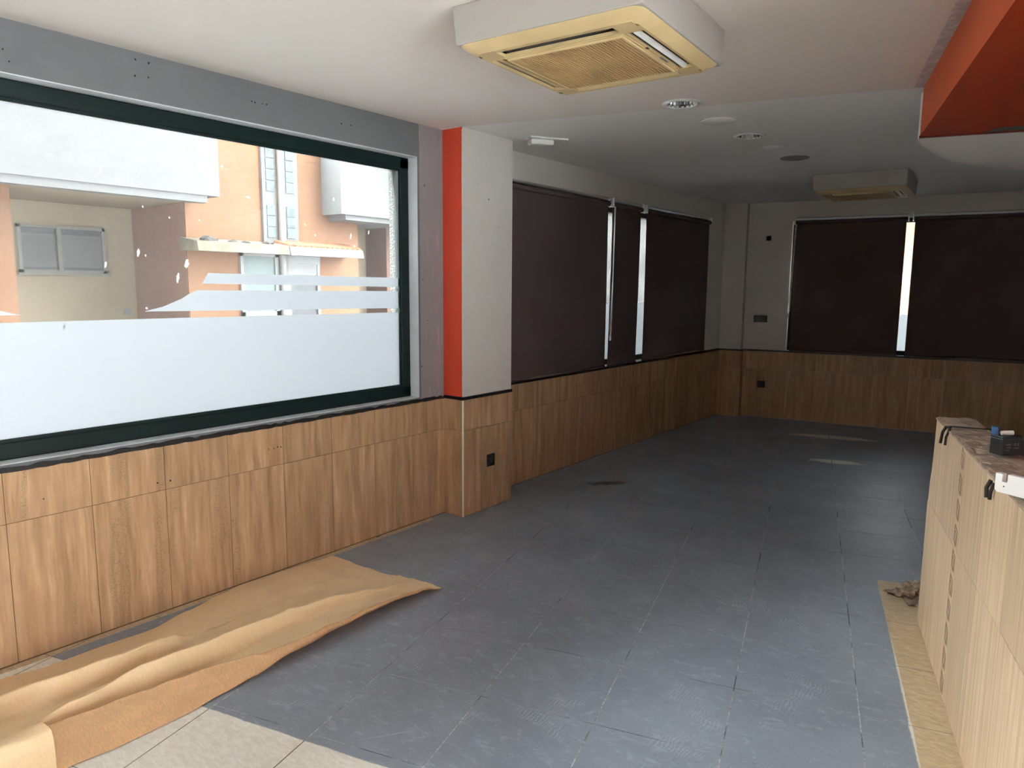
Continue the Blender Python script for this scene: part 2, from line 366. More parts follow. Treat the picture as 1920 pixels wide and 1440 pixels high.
# ------------------------------------------------------------------ floor
fl = MB().prism([(-3.6, -2.6), (3.3, -2.6), (3.3, 10.2), (-3.6, 10.2)], -0.12, -0.0007).build('floor', M['grout'])
tag(fl, 'dark grey painted tile floor with worn cream edges', 'floor', kind='structure')
BYC = lambda x: BP.y + (x - BP.x) * BD.y / BD.x
def room_clip(poly):
    poly = clip(poly, 0, 1, -2.4) ; poly = clip(poly, -1, 0, -3.0) if poly else poly
    if poly: poly = clip(poly, 1, 0, -3.398)
    if poly: poly = clip(poly, BD.y / BD.x, -1, -(BP.y - 0.004) + BP.x * BD.y / BD.x)
    if poly and max(p[1] for p in poly) < 3.9: poly = clip(poly, 1, 0, -3.342)
    return poly
gap1, gap2 = 0.0022, 0.0017
full = None; rest = MB(); nt = 0
def in_view(x, y):
    d = Vector((x, y, -CAM_H)); dd = d.dot(f_)
    if dd < 0.4: return False
    px = 960 + 1344 * d.dot(r_) / dd; py = 720 - 1344 * d.dot(u_) / dd
    return -40 < px < 1960 and py < 1480
for i in range(-8, 20):
    for j in range(-16, 22):
        sq = []
        for a, b in ((0, 0), (1, 0), (1, 1), (0, 1)):
            p = TO + E1 * (TS * (i + a) + (gap1 if a == 0 else -gap1)) + E2 * (TS * (j + b) + (gap2 if b == 0 else -gap2)); sq.append((p.x, p.y))
        pc = room_clip(sq)
        if len(pc) < 3: continue
        area = abs(sum(pc[k][0] * pc[(k + 1) % len(pc)][1] - pc[(k + 1) % len(pc)][0] * pc[k][1] for k in range(len(pc)))) / 2
        if area < 0.0008: continue
        cx = sum(p[0] for p in pc) / len(pc); cy = sum(p[1] for p in pc) / len(pc)
        c1 = (Vector((cx, cy, 0)) - CQ).dot(E1); c2 = (Vector((cx, cy, 0)) - CQ).dot(E2)
        seen = any(in_view(*p) for p in pc + [(cx, cy)]) and not (c2 < 0.1 and c1 > 0.5) and cx < 1.0
        if not seen or nt >= 300: rest.prism(pc, -0.012, 0.0); continue
        nt += 1; o0 = TO + E1 * TS * i + E2 * TS * j; dz = R.uniform(-0.00015, 0.0001)
        if len(pc) == 4 and area > 0.1995:
            if full is None:
                full = MB().prism([(gap1, gap2), (TS - gap1, gap2), (TS - gap1, TS - gap2), (gap1, TS - gap2)], -0.012, 0).mesh('floor_tile', M['tile'])
            link('floor_tile', full, None, fl, (o0.x, o0.y, dz), TRZ)
        else:
            MB().prism([(p[0] - cx, p[1] - cy) for p in pc], -0.012, 0).build('floor_tile', M['tile'], fl, loc=(cx, cy, dz))
if rest.v:
    ro = rest.build('floor_tile', M['tile'], fl); ro['kind'] = 'stuff'

# ------------------------------------------------------------------ ceiling with holes for the recessed lamps
DL = [(-1.803, 3.850), (-1.800, 4.911)]
bm = bmesh.new(); eds = []
def loop(pts):
    vs = [bm.verts.new((x, y, 0)) for x, y in pts]
    for k in range(len(vs)): eds.append(bm.edges.new((vs[k], vs[(k + 1) % len(vs)])))
loop([(-3.6, -2.6), (3.3, -2.6), (3.3, 10.2), (-3.6, 10.2)])
for cx, cy in DL: loop([(cx + 0.083 * math.cos(a * math.pi / 16), cy + 0.083 * math.sin(a * math.pi / 16)) for a in range(32)])
bmesh.ops.triangle_fill(bm, use_beauty=True, edges=eds)
bmesh.ops.recalc_face_normals(bm, faces=bm.faces)
me = bpy.data.meshes.new('ceiling'); bm.to_mesh(me); bm.free()
ce = link('ceiling', me, M['ceil'], loc=(0, 0, ZC)); tag(ce, 'off white plaster ceiling with a hairline seam', 'ceiling', kind='structure')
MB().box((-3.6, -2.6, 0.22), (3.3, 10.2, 0.34)).build('slab', M['plast'], ce)
rim = MB()
for a, b in (((-3.6, -2.6), (3.3, -2.55)), ((-3.6, 10.15), (3.3, 10.2)), ((-3.6, -2.6), (-3.55, 10.2)), ((3.25, -2.6), (3.3, 10.2))): rim.box((*a, 0), (*b, 0.24))
rim.build('slab_edge', M['plast'], ce)

# ------------------------------------------------------------------ walls
def wall_tiles(parent, origin, rz, joints, rows, mat, depth=0.009, gap=0.0016, sunk=0.0):
    """tiles on a wall: local x along the wall, local -y out of the wall"""
    cache = {}
    for a, b in zip(joints[:-1], joints[1:]):
        for z0, z1 in rows:
            w, h = round(b - a, 4), round(z1 - z0, 4)
            if (w, h) not in cache:
                cache[(w, h)] = MB().box((gap, -depth, gap), (w - gap, 0, h - gap)).mesh('wall_tile', mat)
            p = Vector(origin) + Vector((math.cos(rz), math.sin(rz), 0)) * a
            out = Vector((math.sin(rz), -math.cos(rz), 0)) * R.uniform(-0.0006, 0.0006)
            link('wall_tile', cache[(w, h)], None, parent, (p.x + out.x, p.y + out.y, z0), rz)
ROWS = [(0.004, 0.601), (0.601, 0.815)]
WY0, WY1, WZ0, WZ1 = -0.9, 3.335, 0.845, 2.385     # shop window opening in the left wall
XW = -3.352
# left wall, four blocks around the opening (one mesh)
b = MB()
b.box((XW, -2.6, 0), (-3.545, WY1, WZ0)); b.box((XW, WY1, 0), (-3.545, 3.60, ZC)); b.box((XW, -2.6, WZ0), (-3.545, WY0, ZC)); b.box((XW, WY0, WZ1), (-3.545, WY1, ZC))
wl = b.build('wall_left', M['wall']); tag(wl, 'lilac grey wall around the large shop window', 'wall', kind='structure')
js = [3.565, 3.261]
while js[-1] > -2.1: js.append(js[-1] - 0.3275)
wall_tiles(wl, (XW, 0, 0), math.pi / 2, js[::-1], ROWS, M['trav'])
MB().box((XW, -2.4, 0), (XW + 0.007, 3.565, 0.8152)).build('tile_bed', M['groutw'], wl)
def dots(parent, pts, x, r=0.004, mat='dark', nm='screw_hole'):
    for (yy, zz) in pts:
        mb = MB(); k = 7; rr = r * R.uniform(0.7, 1.2)
        mb.prism_axis([(yy + rr * math.cos(q * 2 * math.pi / k), zz + rr * 1.1 * math.sin(q * 2 * math.pi / k)) for q in range(k)], x - 0.001, x + 0.0006, 'x')
        mb.build(nm, M[mat], parent)
dots(wl, [(1.1, 2.471), (1.118, 2.43), (1.606, 2.555), (1.664, 2.553), (1.6, 2.485), (1.659, 2.491), (2.175, 2.491), (2.193, 2.489), (2.235, 2.49), (2.26, 2.492), (2.74, 2.482), (2.809, 2.485), (3.40, 2.214), (3.38, 1.62), (3.42, 1.35), (3.36, 1.05)], XW)
dots(wl, [(1.109, 0.676), (1.587, 0.642), (1.648, 0.64), (2.187, 0.699), (2.22, 0.696), (2.244, 0.701), (2.264, 0.697), (3.413, 0.386)], XW + 0.009, 0.0035)
# roughcast outside skin by the window
t = NT('roughcast_render'); p = t.pos(); h = t.vor(p, 75)
M['rough'] = t.done(t.bsdf(t.mix(t.step(h, 0.2, 0.6), (0.27, 0.26, 0.24), (0.14, 0.135, 0.12)), 0.95, 0, t.bump(h, 1.0, 0.02)))
rj = MB(); rj.box((-3.47, 3.285, 0.80), (-3.56, 3.60, 2.45)); rj.build('outer_jamb', M['rough'], wl)
# inner window lining (smooth pale blue white paint)
M['reveal'] = plain('window_reveal_paint', (0.56, 0.60, 0.62), 0.6, var=0.08, bump=0.2, bscale=30)
b = MB(); b.box((XW + 0.001, WY1 - 0.003, WZ0), (-3.43, WY1 + 0.001, WZ1)); b.box((XW + 0.001, WY0, WZ1 - 0.003), (-3.43, WY1, WZ1 + 0.001)); b.box((XW + 0.001, WY0, WZ0 - 0.001), (-3.43, WY1, WZ0 + 0.002))
b.build('reveal', M['reveal'], wl)
# black trim on the tiles: chipped along the window
def strip_trim(name, pts, lab, jag=0.0, z0=0.8155, z1=0.836, th=0.0125, seg=0.03):
    """pts: plan polyline along the wall face; thickness goes to the left of travel (into the wall)"""
    mb = MB()
    for k in range(len(pts) - 1):
        a, c = Vector((*pts[k], 0)), Vector((*pts[k + 1], 0)); L = (c - a).length; n = max(1, int(L / seg)) if jag else 1
        d = (c - a).normalized(); nn = Vector((-d.y, d.x, 0)) * th; hh = [(z0 - R.random() * jag * 0.4, z1 - (R.random() ** 2) * jag) for _ in range(n + 1)]
        vs = []; fs = []
        for q in range(n + 1):
            p = a + (c - a) * q / n
            for o2 in (Vector(), nn):
                vs.append((p.x + o2.x, p.y + o2.y, hh[q][0])); vs.append((p.x + o2.x, p.y + o2.y, hh[q][1]))
        for q in range(n):
            A = q * 4; B = A + 4
            fs += [(A, B, B + 1, A + 1), (A + 2, A + 3, B + 3, B + 2), (A + 1, B + 1, B + 3, A + 3), (A, A + 2, B + 2, B)]
        fs += [(0, 1, 3, 2), (n * 4, n * 4 + 2, n * 4 + 3, n * 4 + 1)]
        mb._add(vs, fs)
    o = mb.build(name, M['trimk']); tag(o, lab, 'trim', kind='structure'); return o
strip_trim('trim_1', [(-3.3395, -2.3), (-3.3395, 3.562)], 'chipped black tile trim under the shop window', 0.012)

# pillar between the windows
PX, PY0, PY1 = -3.173, 3.565, 4.102
b = MB(); b.box((PX - 0.006, PY0 + 0.006, 0), (-3.56, PY1, ZC)); b.m = [0] * 6
pil = b.build('wall_pillar', [M['wallw'], M['red']]); tag(pil, 'square pillar with one red side between the windows', 'pillar', kind='structure')
for p in pil.data.polygons:
    if p.normal.y < -0.9: p.material_index = 1
wall_tiles(pil, (PX - 0.004, 3.752 + 0.0, 0), math.pi / 2, [0, 0.349], ROWS, M['trav'])
wall_tiles(pil, (PX - 0.004, PY0 + 0.002, 0), math.pi / 2, [0, 0.185], ROWS, M['trav'])
wall_tiles(pil, (XW + 0.006, PY0 + 0.006, 0), 0.0, [0, PX - XW - 0.004], ROWS, M['trav'])
MB().tube([(PX + 0.003, PY0 - 0.001, 0.003), (PX + 0.003, PY0 - 0.001, 0.814)], 0.0055, 8).build('corner_bead', M['white'], pil)
b = MB(); b.box((PX - 0.008, PY0 + 0.004, 0.84), (PX - 0.004, PY0 + 0.0065, 2.575)); b.build('chipped_edge', M['plast'], pil)
dots(pil, [(3.842, 2.16)], PX - 0.006, 0.006)
strip_trim('trim_2', [(XW + 0.010, PY0 - 0.006), (PX + 0.008, PY0 - 0.006), (PX + 0.008, PY1 - 0.001)], 'black tile trim around the pillar')

# far left wall with the blinds
X2 = -3.405; V0, V1, VZ0, VZ1 = 4.30, 8.085, 0.838, 2.325
b = MB(); b.box((X2, PY1 - 0.05, 0), (-3.60, 8.95, VZ0)); b.box((X2, PY1 - 0.05, VZ1), (-3.60, 8.95, ZC)); b.box((X2, PY1 - 0.05, VZ0), (-3.60, V0, VZ1)); b.box((X2, V1, VZ0), (-3.60, 8.95, VZ1))
w2 = b.build('wall_left_far', M['wallw']); tag(w2, 'shaded wall behind the three roller blinds left of the corner', 'wall', kind='structure')
js = [8.607, 8.40]
while js[-1] > 4.3: js.append(js[-1] - 0.3275)
wall_tiles(w2, (X2 - 0.001, 0, 0), math.pi / 2, js[::-1], ROWS, M['trav'])
MB().box((X2, PY1, 0), (X2 + 0.006, 8.607, 0.8152)).build('tile_bed', M['groutw'], w2)
strip_trim('trim_3', [(X2 + 0.012, PY1 + 0.001), (X2 + 0.012, 8.60)], 'black trim line below the three left blinds')

# corner pilaster + back wall
BM = Matrix.Translation(BP) @ Matrix.Rotation(BRZ, 4, 'Z')      # local x along the back wall, local y outward
def bw(s, d, z=0): return BM @ Vector((s, d, z))
S0 = -1.153
b = MB(); b.M = BM; b.box((S0 - 0.5, -0.118, 0), (S0 - 0.004, 0.05, ZC))
pw = b.build('wall_corner_pilaster', M['wallw']); tag(pw, 'narrow corner pilaster between the two blind walls', 'pillar', kind='structure')
pa = bw(S0 - 0.275, -0.119); wall_tiles(pw, (pa.x, pa.y, 0), BRZ, [0, 0.275], ROWS, M['trav'])
pa = bw(S0 - 0.0035, -0.126); wall_tiles(pw, (pa.x, pa.y, 0), BRZ + math.pi / 2, [0, 0.125], ROWS, M['trav'])
a1, a2, a3 = bw(S0 - 0.27, -0.131), bw(S0 + 0.008, -0.131), bw(S0 + 0.008, -0.014)
strip_trim('trim_4', [(a1.x, a1.y), (a2.x, a2.y), (a3.x, a3.y)], 'short black trim wrapping the corner pilaster')
T0, T1, TZ0, TZ1 = -0.655, 2.55, 0.838, 2.365
b = MB(); b.M = BM
b.box((-1.6, 0, 0), (5.6, 0.2, TZ0)); b.box((-1.6, 0, TZ1), (5.6, 0.2, ZC)); b.box((-1.6, 0, TZ0), (T0, 0.2, TZ1)); b.box((T1, 0, TZ0), (5.6, 0.2, TZ1))
wb = b.build('wall_back', M['wallw']); tag(wb, 'dim back wall with the wide blinded window', 'wall', kind='structure')
js = [0.0, 0.18]
while js[-1] < 4.0: js.append(js[-1] + 0.3275)
pa = bw(S0 + 0.009, -0.001); wall_tiles(wb, (pa.x, pa.y, 0), BRZ, js, ROWS, M['trav'])
a1, a2 = bw(S0 + 0.012, -0.012), bw(3.2, -0.012); strip_trim('trim_5', [(a1.x, a1.y), (a2.x, a2.y)], 'black trim line below the back wall blinds')
# walls outside the frame
SW0, SW1, SWX = -1.1, 1.55, 2.3      # glazed shopfront on the right, beyond the picture
b = MB(); b.box((1.25, SW1 + 0.1, 0), (1.45, 10.2, ZC)); b.box((1.25, SW1, 0), (SWX + 0.2, SW1 + 0.2, ZC)); b.box((SWX, -2.6, 2.42), (SWX + 0.2, SW1, ZC)); b.box((SWX, -2.6, 0), (SWX + 0.2, SW0, ZC))  # inset partition is unseen, added to keep shopfront light off the bulkhead
tag(b.build('wall_right_blocker', M['wallw']), 'unseen right hand wall with a partition added to block shopfront light', 'wall', kind='structure')
tag(MB().box((-3.6, -2.6, 0), (SWX + 0.2, -2.4, ZC)).build('wall_front', M['wallw']), 'plain wall behind the viewer', 'wall', kind='structure')
dr = MB(); n = 3
for k in range(n + 1): yy = SW0 + (SW1 - 0.06 - SW0) * k / n; dr.box((SWX + 0.07, yy, 0), (SWX + 0.13, yy + 0.06, 2.42))
dr.box((SWX + 0.07, SW0, 2.36), (SWX + 0.13, SW1, 2.42)); dr.box((SWX + 0.07, SW0, 0), (SWX + 0.13, SW1, 0.08))
do = dr.build('door_1', M['green']); tag(do, 'green framed glazed shopfront doors beside the viewer', 'door', kind='structure')
MB().box((SWX + 0.098, SW0 + 0.03, 0.05), (SWX + 0.102, SW1 - 0.03, 2.40)).build('pane', M['glassb'], do)

# ------------------------------------------------------------------ shop window
GX = -3.455; FX0, FX1 = -3.485, -3.427; FW = 0.074
w1 = MB()
w1.box((FX0, WY0, WZ0 + 0.002), (FX1, WY1, WZ0 + FW)); w1.box((FX0, WY0, WZ1 - 0.003 - FW), (FX1, WY1, WZ1 - 0.003)); w1.box((FX0, WY1 - 0.003 - FW, WZ0 + 0.01), (FX1, WY1 - 0.003, WZ1 - 0.01)); w1.box((FX0, WY0, WZ0 + 0.01), (FX1, WY0 + FW, WZ1 - 0.01))
w1o = w1.build('window_1', M['green'], bevel=0.006); tag(w1o, 'large shop window in a dark green frame with frosted lower film', 'window', kind='structure')
iy0, iy1, iz0, iz1 = WY0 + FW, WY1 - FW - 0.003, WZ0 + FW, WZ1 - FW - 0.003
bd = MB(); bs = 0.014
bd.box((FX1 - 0.014, iy0, iz0), (FX1 - 0.004, iy1, iz0 + bs)); bd.box((FX1 - 0.014, iy0, iz1 - bs), (FX1 - 0.004, iy1, iz1)); bd.box((FX1 - 0.014, iy1 - bs, iz0), (FX1 - 0.004, iy1, iz1))
bd.build('glazing_bead', M['green'], w1o)
MB().box((GX - 0.003, iy0 - 0.01, iz0 - 0.01), (GX, iy1 + 0.01, iz1 + 0.01)).build('pane', M['glass'], w1o)
def film(name, pts):
    me = bpy.data.meshes.new(name); me.from_pydata([(GX + 0.0015, p[0], p[1]) for p in pts], [], [tuple(range(len(pts)))]); me.materials.append(M['film'])
    return link(name, me, None, w1o)
film('frosted_film', [(iy0, iz0), (iy1, iz0), (iy1, 1.404), (1.8, 1.411), (iy0, 1.416)])
film('frosted_stripe', [(1.92, 1.579), (iy1, 1.568), (iy1, 1.626), (1.954, 1.632)])
film('frosted_stripe', [(1.626, 1.446), (2.281, 1.440), (iy1, 1.432), (iy1, 1.541), (1.891, 1.546), (1.85, 1.528), (1.811, 1.505), (1.716, 1.467)])
film('frosted_stripe', [(iy0, 1.446), (1.044, 1.442), (1.12, 1.443), (1.045, 1.462), (0.9, 1.51), (0.78, 1.546), (iy0, 1.546)])
for (yy, zz, hh, ww) in [(1.849, 1.675, 0.05, 0.018), (1.80, 1.605, 0.05, 0.012), (1.617, 1.72, 0.04, 0.012), (1.278, 1.39, 0.03, 0.010), (1.639, 1.262, 0.022, 0.009), (1.628, 1.235, 0.026, 0.010), (1.475, 2.07, 0.02, 0.006), (1.47, 1.66, 0.034, 0.008), (2.88, 1.87, 0.04, 0.008), (3.02, 1.90, 0.03, 0.006), (2.62, 1.86, 0.012, 0.008)]:
    k = 14; ww *= 0.7; hh *= 0.8; pts = [(yy + ww * math.cos(q * 2 * math.pi / k) * R.uniform(0.5, 1.1) + 0.25 * hh * math.sin(q * 2 * math.pi / k) * 0.4, zz + hh * 0.6 * math.sin(q * 2 * math.pi / k) * R.uniform(0.6, 1.1)) for q in range(k)]
    MB().prism_axis(pts, GX - 0.0045, GX - 0.0033, 'x').build('splash_mark', M['drop'], w1o)

# windows behind the blinds
def blind_window(name, lab, mtx, L0, L1, z0, z1, mull, filmz):
    """local x along wall, local y outward"""
    b = MB(); b.M = mtx; fw = 0.05
    b.box((L0, 0.09, z0), (L1, 0.14, z0 + fw)); b.box((L0, 0.09, z1 - fw), (L1, 0.14, z1))
    for m in [L0] + mull + [L1 - fw]: b.box((m, 0.091, z0), (m + fw, 0.139, z1))
    o = b.build(name, M['green']); tag(o, lab, 'window', kind='structure')
    g = MB(); g.M = mtx; g.box((L0 + 0.01, 0.112, z0 + 0.01), (L1 - 0.01, 0.116, z1 - 0.01)); g.build('pane', M['glassb'], o)
    vs = [mtx @ Vector(v) for v in ((L0 + fw, 0.110, z0 + fw), (L1 - fw, 0.110, z0 + fw), (L1 - fw, 0.110, filmz), (L0 + fw, 0.110, filmz))]
    me = bpy.data.meshes.new('frosted_film'); me.from_pydata([tuple(v) for v in vs], [], [(0, 1, 2, 3)]); me.materials.append(M['film']); link('frosted_film', me, None, o)
    return o
M2 = Matrix.Translation((X2, 0, 0)) @ Matrix.Rotation(math.pi / 2, 4, 'Z')     # local x -> +Y, local y -> -X (outward)
blind_window('window_2', 'green framed window hidden by the three left blinds', M2, V0, V1, VZ0, VZ1, [7.2], 1.42)
blind_window('window_3', 'green framed window hidden by the two back blinds', BM, T0, T1, TZ0, TZ1, [1.6], 1.30)

# ------------------------------------------------------------------ roller blinds
def roller_blind(label, mtx, a, b_, zt, zb, group, chain=None, tilt=0.0, endcap=True):
    """local x along wall, local -y into the room"""
    root = empty('roller_blind', mtx @ Vector(((a + b_) / 2, -0.03, zb))); inv = root.matrix_basis.inverted()
    tag(root, label, 'blind', group)
    Mx = inv @ mtx
    def mb(): m = MB(); m.M = Mx; return m
    h = mb(); h.tube([(a, -0.020, zt + 0.028), (b_, -0.020, zt + 0.028)], 0.015, 12); h.build('headrail', M['alu'], root, smooth=False)
    k = mb(); k.tube([(a + 0.012, -0.030, zt - 0.012), (b_ - 0.012, -0.030, zt - 0.012)], 0.022, 14); k.build('roller', M['blind'], root)
    f = mb(); n = 10; vs = []; fs = []
    for q in range(n + 1):
        zz = zt - 0.01 + (zb + 0.012 - zt + 0.01) * q / n; sh = tilt * q / n
        bow = 0.003 * math.sin(q / n * math.pi)
        for (xx) in (a + 0.02 + sh, b_ - 0.02 + sh): vs += [(xx, -0.026 - bow, zz), (xx, -0.0252 - bow, zz)]
    for q in range(n):
        A = q * 4; B = A + 4
        fs += [(A, A + 2, B + 2, B), (A + 1, B + 1, B + 3, A + 3), (A, B, B + 1, A + 1), (A + 2, A + 3, B + 3, B + 2)]
    f._add(vs, fs); f.build('fabric', M['blind'], root)
    t2 = mb(); t2.tube([(a + 0.018 + tilt, -0.027, zb + 0.008), (b_ - 0.018 + tilt, -0.027, zb + 0.008)], 0.010, 8); t2.build('bottom_bar', M['blind'], root)
    for xx in (a - 0.004, b_ + 0.004 - 0.012):
        g = mb(); g.box((xx, -0.052, zt - 0.036), (xx + 0.012, 0.0, zt + 0.046)); g.build('bracket', M['white' if chain else 'alu'], root, bevel=0.003)
    if chain:
        cx, cz = chain; c = mb()
        pts1 = [(cx + 0.012, -0.048, zt - 0.03), (cx + 0.006, -0.05, (zt + cz) / 2), (cx - 0.018, -0.05, cz + 0.12), (cx - 0.02, -0.05, cz + 0.03), (cx - 0.012, -0.05, cz), (cx, -0.05, cz + 0.03), (cx + 0.012, -0.05, (zt + cz) / 2), (cx + 0.026, -0.048, zt - 0.03)]
        c.tube(pts1, 0.0028, 6); c.build('bead_chain', M['white'], root)
        c = mb(); c.box((cx - 0.024, -0.056, cz - 0.045), (cx - 0.002, -0.044, cz + 0.004)); c.build('chain_weight', M['white'], root, bevel=0.003)
    return root
GB1, GB2 = 'roller blinds on the left far wall', 'roller blinds on the back wall'
roller_blind('widest dark brown roller blind beside the pillar', M2, 4.16, 5.795, 2.335, 0.839, GB1)
roller_blind('narrow dark brown roller blind with a white bead chain', M2, 5.835, 6.425, 2.335, 0.839, GB1, chain=(5.845, 1.13), tilt=-0.03)
roller_blind('dark brown roller blind nearest the corner pilaster, left wall', M2, 6.50, 8.10, 2.335, 0.839, GB1)
roller_blind('dark brown roller blind on the back wall nearest the corner', BM, -0.63, 0.545, 2.355, 0.839, GB2, chain=(-0.63, 1.28))
roller_blind('dark brown roller blind on the back wall right of the bright slit', BM, 0.585, 2.35, 2.355, 0.839, GB2)

# ------------------------------------------------------------------ sockets
def socket(name, label, mtx, w, h, gangs=1, group=None):
    """local x right, local -y out, z up; origin centre"""
    root = empty(name, mtx.translation); root.rotation_euler = mtx.to_euler(); tag(root, label, 'socket', group)
    b = MB(); b.box((-w / 2, -0.010, -h / 2), (w / 2, 0, h / 2)); b.build('plate', M['black'], root, bevel=0.003)
    for g in range(gangs):
        cx = (g - (gangs - 1) / 2) * w / gangs
        b = MB(); b.M = Matrix.Translation((cx, -0.0102, 0)) @ Matrix.Rotation(math.pi / 2, 4, 'X')
        b.lathe([(0.001, 0.0), (0.020, 0.0), (0.021, 0.003), (0.026, 0.003), (0.027, 0.0)], 20); s = b.build('cup', M['black'], root)
        for dx in (-0.009, 0.009):
            b = MB(); b.M = Matrix.Translation((cx + dx, -0.0128, 0)) @ Matrix.Rotation(math.pi / 2, 4, 'X'); b.lathe([(0.0001, 0.001), (0.003, 0.001), (0.003, -0.001)], 8); b.build('pin_hole', M['iron'], s)
    return root
socket('wall_socket', 'black power socket low on the tiled pillar', Matrix.Translation((PX + 0.006, 3.853, 0.354)) @ Matrix.Rotation(math.pi / 2, 4, 'Z'), 0.082, 0.088)
socket('wall_socket', 'black double socket on the plaster of the back wall', Matrix.Translation(bw(-0.963, -0.001, 1.209)) @ Matrix.Rotation(BRZ, 4, 'Z'), 0.158, 0.084, 2)
socket('wall_socket', 'black single socket on the back wall tiles', Matrix.Translation(bw(-0.915, -0.011, 0.411)) @ Matrix.Rotation(BRZ, 4, 'Z'), 0.084, 0.084)
b = MB(); b.M = BM; b.box((-0.945, -0.003, 2.145), (-0.89, 0, 2.20)); tag(b.build('junction_box', M['dark'], bevel=0.002), 'small open black wall box high beside the back blinds', 'junction box')

# ------------------------------------------------------------------ ceiling fittings
def downlight(label, cx, cy):
    root = empty('recessed_downlight', (cx, cy, ZC)); tag(root, label, 'ceiling lamp', 'recessed downlights')
    MB().lathe([(0.078, 0.004), (0.080, -0.006), (0.090, -0.008), (0.104, -0.004), (0.107, 0.0005)], 40).build('flange', M['white'], root, smooth=True)
    pr = MB(); n = 36; vs = []; fs = []
    prof = [(0.081, -0.003), (0.079, 0.03), (0.072, 0.07), (0.055, 0.11), (0.03, 0.13)]
    for r, z in prof:
        for k in range(n):
            rr = r * (1.0 if k % 2 else 0.955); vs.append((rr * math.cos(2 * math.pi * k / n), rr * math.sin(2 * math.pi * k / n), z))
    for i in range(len(prof) - 1):
        for k in range(n): fs.append((i * n + k, i * n + (k + 1) % n, (i + 1) * n + (k + 1) % n, (i + 1) * n + k))
    fs.append(tuple(range((len(prof) - 1) * n, len(prof) * n)))
    pr._add(vs, fs).build('reflector', M['chrome'], root)
    MB().tube([(-0.045, 0, 0.05), (0.045, 0, 0.05)], 0.012, 10).build('lamp_tube', M['white'], root)
downlight('chrome recessed downlight just beyond the near air conditioner', *DL[0])
downlight('chrome recessed downlight between the round ceiling plates', *DL[1])
def cap(label, cx, cy, r, mat):
    root = empty('round_ceiling_plate', (cx, cy, ZC)); tag(root, label, 'ceiling plate', 'round blank ceiling plates')
    MB().lathe([(r, 0.0), (r, -0.004), (r * 0.93, -0.007), (r * 0.90, -0.004)], 40).build('rim', M[mat], root, smooth=True)
    MB().lathe([(r * 0.905, -0.003), (r * 0.86, -0.006), (0.0005, -0.007)], 40).build('disc', M[mat], root, smooth=True)
M['capg'] = plain('dull_ceiling_plate', (0.30, 0.29, 0.27), 0.7)
M['capw'] = plain('painted_ceiling_plate', (0.86, 0.85, 0.83), 0.6)
cap('white round blank plate between the two chrome downlights', -1.797, 4.373, 0.105, 'capw')
cap('small pale round plate beyond the second downlight', -1.795, 5.40, 0.085, 'capw')
cap('dull grey round plate nearest the far air conditioner', -1.801, 5.915, 0.107, 'capg')
root = empty('emergency_light', (-2.95, 4.19, ZC), math.radians(57)); tag(root, 'white emergency light on the ceiling near the pillar', 'emergency light')
MB().box((-0.14, -0.055, -0.012), (0.14, 0.055, 0)).build('base', M['white'], root, bevel=0.004)
MB().box((-0.13, -0.045, -0.05), (0.04, 0.045, -0.012)).build('diffuser', M['white'], root, bevel=0.014, seg=3)

